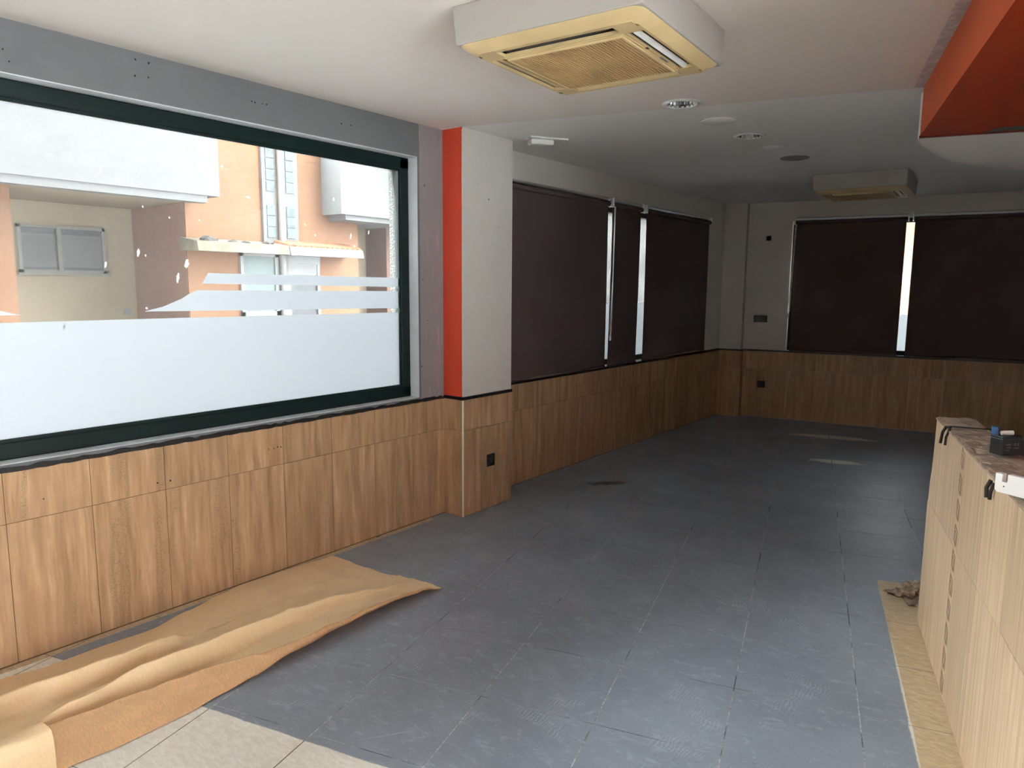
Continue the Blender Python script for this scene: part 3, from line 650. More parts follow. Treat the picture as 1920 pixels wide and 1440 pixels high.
# cassette air conditioners
M['casing'] = mat_paint('air_conditioner_casing_paint', (0.39, 0.365, 0.335), (0.42, 0.39, 0.36), 0.5)
def rrect(hx, hy, r, n=5):
    out = []
    for sx, sy, a0 in ((1, 1, 0), (-1, 1, 90), (-1, -1, 180), (1, -1, 270)):
        for k in range(n + 1):
            a = math.radians(a0 + 90 * k / n); out.append((sx * (hx - r) + r * math.cos(a), sy * (hy - r) + r * math.sin(a)))
    return out
def air_conditioner(label, cx, cy, zb=2.452):
    root = empty('air_conditioner', (cx, cy, zb), math.radians(3.5)); tag(root, label, 'air conditioner', 'ceiling cassette air conditioners')
    H = ZC - zb; hx, hy = 0.378, 0.392
    b = MB(); n = 10; vs = []; fs = []
    lo = [(-hx + 0.008, -hy + 0.01), (hx - 0.004, -hy + 0.01), (hx - 0.004, hy - 0.006), (-hx + 0.008, hy - 0.006)]; hi = [(-hx, -hy), (hx, -hy), (hx, hy), (-hx, hy)]
    b._add([(*p, 0) for p in lo] + [(*p, H) for p in hi], [(3, 2, 1, 0), (4, 5, 6, 7)] + [(i, (i + 1) % 4, 4 + (i + 1) % 4, 4 + i) for i in range(4)])
    b.build('casing', M['casing'], root, bevel=0.006)
    # moulded panel: bevelled ring from the casing down to a flat face, with slots left open
    PZ = -0.028
    o1 = rrect(hx - 0.012, hy - 0.012, 0.045); o2 = rrect(hx - 0.022, hy - 0.022, 0.05); o3 = rrect(hx - 0.055, hy - 0.06, 0.05); N = len(o1)
    b = MB(); vs = [(*p, 0) for p in o1] + [(*p, -0.010) for p in o2] + [(*p, PZ) for p in o3]
    fs = [(r * N + i, r * N + (i + 1) % N, (r + 1) * N + (i + 1) % N, (r + 1) * N + i) for r in range(2) for i in range(N)]
    b._add(vs, fs); b.build('panel_rim', M['yell'], root, smooth=True)
    ox, oy = hx - 0.055, hy - 0.06                      # flat face, cut by four slots
    gx = gy = 0.232; sl = 0.235; s0, s1 = 0.252, 0.312
    f = MB(); z0, z1 = PZ, PZ + 0.012
    f.box((-gx - 0.012, -gy - 0.012, z0 - 0.003), (gx + 0.012, gy + 0.012, z1))            # plate behind the grille
    # frame pieces between slots and outer edge
    xs = [-s1, -s0, s0, s1]
    f.box((-s0, -s0, z0), (s0, -gy, z1)); f.box((-s0, gy, z0), (s0, s0, z1)); f.box((-s0, -gy, z0), (-gx, gy, z1)); f.box((gx, -gy, z0), (s0, gy, z1))
    for sx in (-1, 1):
        for sy in (-1, 1):
            f.box((sx * sl, sy * s0, z0), (sx * s0, sy * s1, z1)); f.box((sx * s0, sy * sl, z0), (sx * s1, sy * s0, z1)); f.box((sx * s0, sy * s0, z0), (sx * s1, sy * s1, z1))
    pol = o3
    # outer border strip built from four trapezoids inside the rounded outline
    f.box((-s1, -oy, z0), (s1, -s1, z1)); f.box((-s1, s1, z0), (s1, oy, z1)); f.box((-ox, -oy + 0.05, z0), (-s1, oy - 0.05, z1)); f.box((s1, -oy + 0.05, z0), (ox, oy - 0.05, z1))
    f.build('face_panel', M['yell'], root)
    v = MB()
    for sx, sy in ((0, -1), (0, 1), (-1, 0), (1, 0)):
        a, c = (sl, (s1 - s0) / 2); mid = (s0 + s1) / 2
        if sy: v.box((-a, sy * mid - c, PZ + 0.020), (a, sy * mid + c, PZ + 0.0265))
        else: v.box((sx * mid - c, -a, PZ + 0.022), (sx * mid + c, a, PZ + 0.0265))
    v.build('air_slot', M['dark'], root)
    mid = (s0 + s1) / 2
    for sx, sy, col, tl, dn in ((0, -1, 'yell', 0.35, 0.012), (0, 1, 'yell', -0.35, 0.004), (-1, 0, 'yell', 0.2, 0.004), (1, 0, 'white', -0.5, 0.004)):
        m = MB(); w = 0.017 if col != 'white' else 0.011
        if sy: m.M = Matrix.Translation((0, sy * (mid + (0.016 if dn > 0.01 else 0)), PZ + 0.006)) @ Matrix.Rotation(tl, 4, 'X'); m.box((-sl + 0.006, -w if dn < 0.01 else -0.006, -0.0015), (sl - 0.006, w if dn < 0.01 else 0.006, 0.0015))
        else: m.M = Matrix.Translation((sx * mid, 0, PZ + 0.006)) @ Matrix.Rotation(tl, 4, 'Y'); m.box((-w, -sl + 0.006, -0.0015), (w, sl - 0.006, 0.0015))
        m.build('louver', M[col], root, bevel=0.001)
    g = MB(); k = 34
    for i in range(k):
        x0 = -gx + 0.006 + (2 * gx - 0.012) * i / k
        g.box((x0, -gy + 0.004, PZ - 0.009), (x0 + 0.0062, gy - 0.004, PZ - 0.002))
    for yy in (-0.11, 0.0, 0.11): g.box((-gx, yy - 0.002, PZ - 0.006), (gx, yy + 0.002, PZ - 0.003))
    go = g.build('intake_grille', M['yell2'], root); go['kind'] = 'stuff'
    e = MB(); e.box((-gx - 0.004, -gy - 0.004, PZ - 0.010), (-gx + 0.005, gy + 0.004, PZ - 0.002)); e.box((gx - 0.005, -gy - 0.004, PZ - 0.010), (gx + 0.004, gy + 0.004, PZ - 0.002)); e.box((-gx, -gy - 0.004, PZ - 0.010), (gx, -gy + 0.005, PZ - 0.002)); e.box((-gx, gy - 0.005, PZ - 0.010), (gx, gy + 0.004, PZ - 0.002))
    e.build('grille_frame', M['yell'], root)
    m = MB(); m.box((gx + 0.010, -0.07, PZ - 0.0012), (gx + 0.022, -0.052, PZ + 0.001)); m.build('badge', M['iron'], root)
    m = MB(); m.box((gx + 0.008, 0.06, PZ - 0.0010), (gx + 0.020, 0.13, PZ + 0.001)); m.build('nameplate', M['grey'], root)
    return root
air_conditioner('large yellowed cassette air conditioner in the foreground ceiling', -1.529, 2.473)
air_conditioner('small looking cassette air conditioner far back by the blinds', -1.578, 7.318)

# orange bulkhead (drop ceiling over the bar)
ZB = 2.352; A0 = Vector((-0.683, 4.274, 0))
def fr(a, b_): q = A0 + E1 * a + E2 * b_; return (q.x, q.y)
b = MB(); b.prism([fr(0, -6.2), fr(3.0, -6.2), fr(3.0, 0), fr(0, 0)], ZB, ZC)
bo = b.build('ceiling_bulkhead', [M['orange'], M['orange_shade']])
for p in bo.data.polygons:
    if p.normal.z < -0.5: p.material_index = 1  # downward face takes the shaded copy of the orange
tag(bo, 'orange painted dropped ceiling over the bar', 'bulkhead', kind='structure')
cv = [fr(0.012, 0.004), (-0.712, 4.40), (-0.722, 4.58), (-0.712, 4.80), (-0.690, 5.02), (-0.645, 5.24), (-0.56, 5.48), (-0.44, 5.70), (-0.27, 5.90), (0.0, 6.08), (0.4, 6.24), (0.9, 6.33), (1.6, 6.36), (2.2, 6.30), fr(3.0, 0.004)]
cv = cv[::-1]; M['bulk'] = mat_paint('white_bulkhead_paint', (0.86, 0.82, 0.80), (0.88, 0.83, 0.81), 0.5)
bwh = MB().prism(cv, ZB + 0.006, ZC).build('ceiling_bulkhead_end', M['bulk']); tag(bwh, 'white rounded end of the dropped ceiling', 'bulkhead', kind='structure')
M['dred'] = plain('dark_red_paint', lin(110, 34, 22), 0.6)
tag(MB().prism([fr(-0.002, -0.006), fr(3.0, -0.006), fr(3.0, 0.014), fr(-0.002, 0.014)], ZB - 0.008, ZB + 0.004).build('trim_6', M['dred']), 'dark red edge line below the orange bulkhead', 'trim', kind='structure')
M['patch'] = plain('grey_bare_patch', (0.10, 0.10, 0.085), 0.9)
b = MB(); b.prism([fr(0.33, -0.10), fr(0.62, -0.10), fr(0.62, -0.012), fr(0.28, -0.012)], ZB - 0.0025, ZB); b.build('bare_patch', M['patch'], bo)
hk = MB(); p0 = fr(0.26, 0.05)
hk.tube([(p0[0], p0[1], ZB + 0.006), (p0[0], p0[1], ZB - 0.03), (p0[0] + 0.006, p0[1], ZB - 0.04), (p0[0] + 0.012, p0[1], ZB - 0.034)], 0.0018, 6)
tag(hk.build('wire_hook', M['alu']), 'thin wire hook hanging below the bulkhead edge', 'hook')

# ------------------------------------------------------------------ bar counter (low wall with tiles)
CM = Matrix.Translation(CQ) @ Matrix.Rotation(TRZ, 4, 'Z')    # local x = depth of the wall, local y = along it (negative to the camera)
ct = empty('bar_counter', CQ, TRZ); tag(ct, 'half demolished tiled bar counter wall on the right', 'counter')
TH = 0.152
endp = [(-0.004, 0.0), (-0.004, 0.55), (-0.006, 0.66), (-0.004, 0.72), (-0.012, 0.78), (-0.010, 0.86), (-0.022, 0.93), (-0.036, 1.0)]
b = MB(); b.prism_axis([(-3.4, 0.0)] + endp + [(-3.4, 1.0)], 0.010, TH, 'x'); b.build('core_wall', M['brickm'], ct)
# rough mortar top
nx, ny = 12, 150; vs = []; fs = []
for j in range(ny + 1):
    for i in range(nx + 1):
        x = -0.002 + (TH + 0.004) * i / nx; yy = -0.046 - 3.3 * j / ny
        z = 1.003 + 0.010 * (noise.noise(Vector((x * 22, yy * 14, 0))) * 0.6 + 0.4 * noise.noise(Vector((x * 60, yy * 45, 3))))
        if i in (0, nx): z -= 0.004
        if j == 0: yy += 0.02 * noise.noise(Vector((x * 40, 0, 5)))
        vs.append((x, yy, z))
for j in range(ny):
    for i in range(nx): a = j * (nx + 1) + i; fs.append((a, a + 1, a + nx + 2, a + nx + 1))
NV = len(vs); vs += [(x, yy, 0.992) for x, yy, z in vs]; 
ring = [i for i in range(nx + 1)] + [j * (nx + 1) + nx for j in range(1, ny + 1)] + [ny * (nx + 1) + i for i in range(nx - 1, -1, -1)] + [j * (nx + 1) for j in range(ny - 1, 0, -1)]
for k in range(len(ring)): a, c = ring[k], ring[(k + 1) % len(ring)]; fs.append((a, c, c + NV, a + NV))
b = MB(); b._add(vs, fs); b.build('mortar_bed', M['mortar'], ct)
def ctile(poly, nm='front_tile', mat='trav2', x0=0.0, x1=0.0102):
    ys = [p[0] for p in poly]; zs = [p[1] for p in poly]; oy, oz = min(ys), min(zs)
    b = MB(); b.M = Matrix.Rotation(-math.pi / 2, 4, 'Z')       # local x = along, so the veins run up
    b.prism_axis([(p[0] - oy, p[1] - oz) for p in poly], x0, x1, 'x')
    # rotate so the tile's own x runs along the wall
    o = b.build(nm, M[mat], ct, loc=(0, oy, oz)); o.rotation_euler = (0, 0, math.pi / 2); return o
g = 0.0008
cols = [-3.36, -3.045, -2.72, -2.395, -2.07, -1.745, -1.42, -1.085, -0.746]
for a, c in zip(cols[:-1], cols[1:]):
    for z0, z1 in ((0.004, 0.600), (0.600, 0.998)): ctile([(a + g, z0 + g), (c - g, z0 + g), (c - g, z1 - g), (a + g, z1 - g)])
for z0, z1 in ((0.004, 0.600), (0.600, 0.998)): ctile([(-0.646 + g, z0 + g), (-0.325 - g, z0 + g), (-0.325 - g, z1 - g), (-0.646 + g, z1 - g)])
ctile([(-0.325 + g, 0.005), (-0.002, 0.005), (-0.001, 0.30), (0.0, 0.599), (-0.325 + g, 0.599)])
ctile([(-0.325 + g, 0.601), (-0.012, 0.601), (-0.018, 0.66), (-0.020, 0.70), (-0.042, 0.75), (-0.050, 0.82), (-0.058, 0.90), (-0.062, 0.997), (-0.325 + g, 0.997)])
# border column with a brown key pattern
for z0, z1 in ((0.004, 0.600), (0.600, 0.998)):
    o = ctile([(-0.746 + g, z0 + g), (-0.646 - g, z0 + g), (-0.646 - g, z1 - g), (-0.746 + g, z1 - g)], 'border_tile')
    m = MB(); w = 0.007; H = z1 - z0; n = int(H / 0.099); st = H / n
    for k in range(n):
        zb_ = st * k + 0.012; zt_ = st * (k + 1) - 0.012; ya, yb = 0.026, 0.072; sh = 0.016
        def seg(p, q):
            d = Vector((q[0] - p[0], q[1] - p[1])).normalized(); nn = Vector((-d.y, d.x)) * w / 2
            m.prism_axis([(p[0] + nn.x, p[1] + nn.y), (p[0] - nn.x, p[1] - nn.y), (q[0] - nn.x, q[1] - nn.y), (q[0] + nn.x, q[1] + nn.y)], -0.0007, 0.0004, 'x')
        seg((ya, zb_), (ya, zt_ - sh)); seg((ya, zt_ - sh), (yb, zt_)); seg((yb, zt_), (yb, zb_ + sh)); seg((yb, zb_ + sh), (ya + 0.018, zb_)); seg((ya + 0.018, zb_), (ya + 0.018, zt_ - sh - 0.018)); seg((ya + 0.018, zt_ - sh - 0.018), (yb - 0.012, zt_ - 0.022))
    mm = Matrix.Rotation(-math.pi / 2, 4, 'Z'); m.v = [tuple(mm @ Vector(v)) for v in m.v]
    m.build('key_pattern', M['motif'], o)
# white notched board lying across the counter corner
bdr = empty('white_board', (-0.125, 2.405, 1.011), math.radians(-30)); tag(bdr, 'white notched board edge across the counter top', 'board')
prof = [(0.006, 0.0), (0.40, 0.0), (0.40, 0.056), (0.034, 0.056), (0.034, 0.032), (0.020, 0.032), (0.020, 0.054), (0.0, 0.054), (0.0, 0.007)]
MB().prism_axis(prof, 0.0, 0.018, 'y').build('board', M['white'], bdr, bevel=0.0015)
MB().prism_axis([(0.026 + 0.0022 * math.cos(k * 0.9), 0.020 + 0.0022 * math.sin(k * 0.9)) for k in range(7)], -0.0006, 0.001, 'y').build('screw_hole', M['dark'], bdr)
# iron straps left over from the old bar top, fixed to the counter
b = MB(); b.box((0.0, -0.379, 1.0135), (TH + 0.004, -0.367, 1.0175)); st = b.build('iron_strap', M['iron'], ct); st['label'] = 'dark iron strap hooked over the counter top'
MB().tube([(0.005, -0.373, 1.012), (-0.010, -0.36, 1.010), (-0.018, -0.345, 0.985), (-0.020, -0.325, 0.935)], 0.006, 8).build('hook_leg', M['iron'], st)
MB().tube([(0.003, -0.378, 1.006), (-0.009, -0.374, 0.97), (-0.009, -0.366, 0.935)], 0.005, 8).build('hook_leg', M['iron'], st)
st = MB().tube([(-0.004, -1.165, 0.985), (-0.014, -1.165, 0.96), (-0.014, -1.175, 0.93)], 0.0065, 8).build('iron_strap', M['iron'], ct)
MB().tube([(-0.004, -1.205, 0.985), (-0.011, -1.205, 0.955), (-0.011, -1.20, 0.932)], 0.0055, 8).build('hook_leg', M['iron'], st)
# battery
ba = empty('battery', (-0.140, 2.928, 1.013), math.radians(52)); tag(ba, 'small black battery block with a blue cap on the counter', 'battery')
ba.rotation_euler = (0, 0, math.radians(49))
MB().box((0, 0, 0), (0.078, 0.052, 0.058)).build('case', M['black'], ba, bevel=0.002)
MB().box((-0.001, -0.001, 0.058), (0.079, 0.053, 0.067)).build('lid', M['black'], ba, bevel=0.002)
m = MB()
for (x0, x1, z0, z1) in ((0.012, 0.034, 0.036, 0.042), (0.018, 0.034, 0.027, 0.031), (0.012, 0.030, 0.018, 0.021), (0.046, 0.053, 0.034, 0.043), (0.058, 0.066, 0.034, 0.043), (0.046, 0.066, 0.024, 0.028)): m.box((x0, -0.0006, z0), (x1, 0.0004, z1))
m.build('printed_label', M['grey'], ba)
MB().tube([(0.012, 0.046, 0.066), (0.012, 0.046, 0.094)], 0.012, 12).build('blue_cap', M['blue'], ba)
MB().tube([(0.020, 0.030, 0.074), (0.056, 0.018, 0.076)], 0.008, 10).build('clear_tube', M['capw'], ba)

# broken wall stub in the floor beside the counter
def blob(name, c, s, seed, mat, parent=None, amp=0.35, sub=3):
    bm = bmesh.new(); bmesh.ops.create_icosphere(bm, subdivisions=sub, radius=1)
    for v in bm.verts:
        n = noise.noise(v.co * 1.7 + Vector((seed, 0, 0))) + 0.5 * noise.noise(v.co * 4.1 + Vector((0, seed, 0))); v.co *= 1 + amp * n
        v.co = Vector((v.co.x * s[0], v.co.y * s[1], max(v.co.z * s[2], 0.001)))
    me = bpy.data.meshes.new(name); bm.to_mesh(me); bm.free(); return link(name, me, mat, parent, c)
M['rub'] = plain('broken_brick_mortar', lin(158, 136, 116), 0.95, var=0.5, scale=22, bump=1.0, bscale=50)
M['rub2'] = plain('pale_mortar_crumb', lin(176, 164, 146), 0.95, var=0.25, scale=25, bump=0.8, bscale=60)
rb = empty('rubble', (-0.53, 4.10, 0)); tag(rb, 'jagged brown mortar rubble at the end of the counter strip', 'rubble')
blob('chunk', (0.03, 0.0, 0), (0.075, 0.12, 0.050), 3, M['rub'], rb, 0.6, 4)
blob('chunk', (-0.045, -0.03, 0), (0.055, 0.045, 0.026), 11, M['rub'], rb, 0.7)
blob('chunk', (0.02, 0.10, 0), (0.05, 0.045, 0.035), 21, M['rub2'], rb, 0.7)
blob('chunk', (0.055, -0.10, 0), (0.045, 0.06, 0.03), 31, M['rub'], rb, 0.7)

# ------------------------------------------------------------------ kraft paper on the floor
def interp(tab, y):
    if y <= tab[0][0]:
        return tab[0][1:]
    for p, q in zip(tab[:-1], tab[1:]):
        if y <= q[0]:
            k = (y - p[0]) / (q[0] - p[0]); k = k * k * (3 - 2 * k); return tuple(a + (c - a) * k for a, c in zip(p[1:], q[1:]))
    return tab[-1][1:]
rows = [   # (y, x, z) down the length of the sheet; rows go from the wall edge to the room edge
 [(-.2, -3.24, .006), (.87, -3.237, .010), (1.03, -3.202, .010), (1.22, -3.213, .006), (1.44, -3.20, .005), (1.653, -3.256, .005), (1.863, -3.305, .005), (1.975, -3.33, .006), (2.2, -3.318, .006), (2.55, -3.291, .005)],
 [(-.2, -3.06, .035), (.87, -3.06, .038), (1.22, -3.05, .034), (1.44, -3.05, .028), (1.7, -3.12, .012), (2.0, -3.18, .008), (2.55, -3.15, .005)],
 [(-.2, -2.965, .074), (.8, -2.967, .080), (1.0, -2.928, .090), (1.256, -2.910, .094), (1.40, -2.915, .086), (1.50, -2.935, .040), (1.7, -2.97, .022), (2.1, -3.0, .012), (2.55, -2.97, .008)],
 [(-.2, -2.945, .066), (.8, -2.947, .070), (1.0, -2.908, .078), (1.256, -2.888, .080), (1.40, -2.89, .072), (1.50, -2.91, .036), (1.7, -2.95, .020), (2.1, -2.97, .013), (2.55, -2.94, .008)],
 [(-.2, -2.925, .016), (.8, -2.93, .016), (1.0, -2.893, .016), (1.256, -2.868, .022), (1.42, -2.86, .034), (1.55, -2.88, .028), (2.1, -2.92, .016), (2.55, -2.88, .010)],
 [(-.2, -2.87, .010), (.8, -2.88, .010), (1.0, -2.86, .012), (1.15, -2.84, .016), (1.30, -2.83, .034), (1.45, -2.82, .040), (1.7, -2.84, .036), (2.1, -2.82, .028), (2.4, -2.78, .018), (2.57, -2.79, .010)],
 [(-.2, -2.74, .030), (.8, -2.735, .050), (.95, -2.735, .074), (1.15, -2.742, .096), (1.28, -2.728, .102), (1.515, -2.726, .100), (1.83, -2.741, .086), (2.09, -2.733, .070), (2.25, -2.70, .052), (2.40, -2.66, .032), (2.59, -2.66, .014)],
 [(-.2, -2.715, .030), (.8, -2.716, .046), (.95, -2.714, .068), (1.15, -2.722, .088), (1.28, -2.708, .094), (1.515, -2.706, .090), (1.83, -2.721, .076), (2.09, -2.713, .060), (2.25, -2.68, .042), (2.40, -2.64, .026), (2.59, -2.64, .014)],
 [(-.2, -2.70, .010), (.8, -2.698, .012), (1.0, -2.690, .014), (1.28, -2.680, .016), (1.55, -2.680, .018), (1.83, -2.698, .020), (2.09, -2.690, .022), (2.3, -2.652, .022), (2.59, -2.60, .018)],
 [(-.2, -2.66, .018), (.8, -2.655, .020), (1.0, -2.645, .022), (1.28, -2.635, .024), (1.5, -2.61, .028), (1.83, -2.60, .034), (2.15, -2.58, .034), (2.59, -2.53, .020)],
 [(-.2, -2.62, .062), (.84, -2.636, .074), (1.06, -2.606, .078), (1.21, -2.582, .076), (1.39, -2.562, .076), (1.52, -2.530, .068), (1.58, -2.510, .066), (1.81, -2.490, .074), (2.17, -2.495, .066), (2.33, -2.493, .057), (2.48, -2.490, .042), (2.60, -2.475, .016)],
 [(-.2, -2.60, .058), (.84, -2.61, .068), (1.06, -2.585, .072), (1.21, -2.562, .070), (1.39, -2.545, .070), (1.52, -2.515, .064), (1.60, -2.480, .056), (1.81, -2.468, .060), (2.17, -2.478, .056), (2.48, -2.480, .037), (2.605, -2.466, .014)],
 [(-.2, -2.51, .020), (.82, -2.505, .024), (.985, -2.49, .026), (1.21, -2.482, .026), (1.37, -2.485, .028), (1.51, -2.472, .026), (1.71, -2.474, .036), (2.02, -2.486, .044), (2.3, -2.490, .044), (2.48, -2.484, .033), (2.605, -2.468, .012)],
 [(-.2, -2.46, .003), (.82, -2.462, .004), (.985, -2.443, .004), (1.21, -2.445, .004), (1.37, -2.462, .006), (1.51, -2.466, .014), (1.71, -2.490, .026), (2.02, -2.502, .035), (2.3, -2.502, .038), (2.48, -2.490, .030), (2.605, -2.470, .011)],
]
NL, SUB = 220, 7
ctrl = []
for li in range(NL + 1):
    tpar = li / NL; line = []
    for ri, rw in enumerate(rows):
        yend = rw[-1][0]; yy = -0.2 + (yend + 0.2) * tpar; x, z = interp(rw, yy); line.append(Vector((x, yy, z)))
    ctrl.append(line)
def cat(p0, p1, p2, p3, k):
    return 0.5 * ((2 * p1) + (p2 - p0) * k + (2 * p0 - 5 * p1 + 4 * p2 - p3) * k * k + (3 * p1 - p0 - 3 * p2 + p3) * k ** 3)
vs = []; fs = []; ncol = (len(rows) - 1) * SUB + 1
def crease(p):
    a = abs(noise.noise(Vector((p.x * 9, p.y * 6, 1.0)))); c = abs(noise.noise(Vector((p.x * 21, p.y * 17, 4.0)))); e = noise.noise(Vector((p.x * 40, p.y * 30, 9.0)))
    b2 = abs(noise.noise(Vector((p.x * 5 + p.y * 4, p.y * 3 - p.x * 2, 7.0))))
    return 0.013 * (0.30 - a) + 0.010 * (0.25 - b2) + 0.005 * (0.3 - c) + 0.0012 * e
for line in ctrl:
    for c in range(ncol):
        s = min(c // SUB, len(rows) - 2); k = (c - s * SUB) / SUB
        p = cat(line[max(s - 1, 0)], line[s], line[s + 1], line[min(s + 2, len(rows) - 1)], k)
        w = min(1.0, c / 6) * min(1.0, (ncol - 1 - c) / 8)
        p = p + Vector((0, 0, crease(p) * w)); vs.append((p.x, p.y, max(p.z, 0.0025)))
for i in range(NL):
    for c in range(ncol - 1): a = i * ncol + c; fs.append((a, a + 1, a + ncol + 1, a + ncol))
me = bpy.data.meshes.new('kraft_paper_sheet'); me.from_pydata(vs, [], fs); me.materials.append(M['paper']); me.materials.append(M['paperb'])
for k, p in enumerate(me.polygons): p.material_index = 1 if (k % (ncol - 1)) >= (len(rows) - 4) * SUB else 0
for p in me.polygons: p.use_smooth = True
kp = link('kraft_paper_sheet', me); tag(kp, 'long crumpled brown kraft paper sheet along the window wall', 'paper')
# the turned up end of a second sheet
vs = []; fs = []; n1, n2 = 40, 26
for i in range(n1 + 1):
    y = 0.815 - 0.55 * i / n1
    for j in range(n2 + 1):
        k = j / n2
        # from the floor in front, up over a soft bend, back down behind
        if k < 0.55: q = k / 0.55; x = -2.445 - 0.085 * q - 0.02 * math.sin(q * math.pi); z = 0.004 + 0.116 * q ** 0.9
        else: q = (k - 0.55) / 0.45; a = q * math.pi * 0.62; x = -2.53 - 0.045 * math.sin(a) - 0.06 * q; z = 0.12 + 0.016 * math.sin(a * 1.3) - 0.06 * q * q
        yy = y + 0.012 * math.sin(k * 5) * (1 - i / n1) - 0.03 * (1 - k) * (1 - i / n1)
        x -= 0.10 * (i / n1) * 0.3; z += 0.006 * noise.noise(Vector((x * 12, yy * 9, 2))) * min(1, k * 6)
        vs.append((x, yy, max(z, 0.003)))
for i in range(n1):
    for j in range(n2): a = i * (n2 + 1) + j; fs.append((a, a + 1, a + n2 + 2, a + n2 + 1))
me = bpy.data.meshes.new('curled_end'); me.from_pydata(vs, [], fs); me.materials.append(M['paper'])
for p in me.polygons: p.use_smooth = True
link('curled_end', me, None, kp)

# ------------------------------------------------------------------ street outside
up = MB().box((-3.545, -25.0, ZC + 0.35), (3.2, 10.2, 18.0)).build('wall_upper_sky_blocker', M['rough']); tag(up, 'unseen upper storeys added above the shop to block sky light', 'wall', kind='structure')  # unseen block, added tall and long to cut sky light on the facade
M['asph'] = plain('street_asphalt', (0.20, 0.20, 0.20), 0.9, var=0.2, scale=3, bump=0.3)
tag(MB().box((-40, -30, -0.45), (-3.62, 45, -0.25)).build('street', M['asph']), 'grey street between the shop and the houses', 'street', kind='structure')
tag(MB().box((-3.5, 10.4, -0.45), (40, 60, -0.25)).build('street_rear', M['asph']), 'grey yard behind the back window', 'street', kind='structure')
M['fac'] = mat_paint('apricot_facade', lin(116, 84, 60), lin(108, 77, 55), 0.7, stain=lin(118, 90, 72))
M['facw'] = mat_paint('white_facade', (0.125, 0.125, 0.124), (0.115, 0.115, 0.114), 0.6)
M['facb'] = mat_paint('beige_facade', lin(136, 122, 102), lin(128, 116, 97), 0.6)
M['facd'] = mat_paint('brown_side_wall', lin(104, 77, 64), lin(96, 72, 61), 0.7)
M['cream'] = plain('cream_paint', (0.16, 0.152, 0.13), 0.7)
M['moss'] = plain('mossy_concrete', lin(104, 97, 82), 0.95, var=0.35, scale=4, bump=0.6, bscale=12)
M['gblk'] = plain('glass_brick', (0.060, 0.082, 0.088), 0.5, var=0.5, scale=9)
M['gdoor'] = plain('greenish_door_glass', (0.075, 0.105, 0.098), 0.45, var=0.15, scale=2)
M['gdark'] = plain('dark_window_glass', (0.03, 0.034, 0.038), 0.4, var=0.2, scale=3)
M['roofr'] = plain('terracotta_tile', lin(130, 90, 64), 0.9, var=0.25, scale=8)
M['pvc'] = plain('white_frame', (0.18, 0.18, 0.178), 0.5)
hs = empty('apartment_house', (-12.5, 7, -0.25)); tag(hs, 'apricot and white terraced house across the street', 'building')
HO = Vector((-12.5, 7, -0.25))
def hb(name, mat, boxes, bevel=0):
    b = MB(); b.M = Matrix.Translation(-HO)
    for a, c in boxes: b.box(a, c)
    return b.build(name, M[mat], hs, bevel=bevel)
FX = -12.0; RX = -13.9
hb('facade', 'fac', [((FX, 6.43, -0.3), (RX, 10.17, 4.3))])
hb('pillar', 'fac', [((FX, 2.9, -0.3), (FX - 0.35, 3.87, 3.0))])
hb('recess_wall', 'facb', [((RX, -3.0, -0.3), (RX - 0.3, 6.45, 4.3))])
hb('recess_side_wall', 'facd', [((FX - 0.02, 6.415, -0.3), (RX, 6.432, 2.97))])
hb('balcony_front', 'facw', [((-11.2, -3.0, 3.0), (-13.9, 6.61, 4.3))])
hb('balcony_lip', 'facw', [((-11.22, -3.0, 2.885), (-11.42, 6.40, 3.0))])
hb('balcony_soffit', 'facb', [((-11.42, -3.0, 2.94), (RX, 6.40, 3.0))])
hb('bay', 'facw', [((-11.4, 9.27, 2.96), (-13.0, 13.5, 4.3))])
hb('bay_lip', 'facw', [((-11.46, 9.42, 2.86), (-12.9, 13.4, 2.96))])
hb('recess_wall_right', 'facb', [((-13.0, 10.17, -0.3), (-13.3, 13.5, 3.0))])
hb('side_house_wall', 'facd', [((-12.3, 11.25, -0.3), (-13.0, 13.5, 2.9))])
w = hb('window', 'pvc', [((-13.0, 10.25, 1.35), (-12.96, 10.55, 2.4))]); 
b = MB(); b.M = Matrix.Translation(-HO); b.box((-12.958, 10.29, 1.39), (-12.95, 10.51, 2.36)); b.build('pane', M['gdark'], w)
# sliding window in the recess
b = MB(); b.M = Matrix.Translation(-HO)
y0, y1, z0, z1 = 4.53, 5.90, 1.75, 2.55
for bx in (((RX, y0, z0), (RX + 0.06, y1, z0 + 0.05)), ((RX, y0, z1 - 0.05), (RX + 0.06, y1, z1)), ((RX, y0, z0), (RX + 0.06, y0 + 0.05, z1)), ((RX, y1 - 0.05, z0), (RX + 0.06, y1, z1)), ((RX, 5.12, z0), (RX + 0.07, 5.18, z1)), ((RX, y0 - 0.03, z0 - 0.04), (RX + 0.10, y1 + 0.06, z0))): b.box(*bx)
w = b.build('window', M['cream'], hs)
for ya, yb in ((y0 + 0.05, 5.12), (5.18, y1 - 0.05)):
    b = MB(); b.M = Matrix.Translation(-HO); b.box((RX + 0.005, ya, z0 + 0.05), (RX + 0.015, yb, z1 - 0.05)); b.build('pane', M['gdark'], w)
    b = MB(); b.M = Matrix.Translation(-HO)
    for k in range(14): b.box((RX + 0.016, ya + 0.01, z0 + 0.10 + k * 0.04), (RX + 0.022, yb - 0.01, z0 + 0.134 + k * 0.04))
    b.build('shutter_slats', M['facw'], w)
hb('vent', 'grey', [((RX, 6.17, 1.0), (RX + 0.02, 6.29, 1.11))])
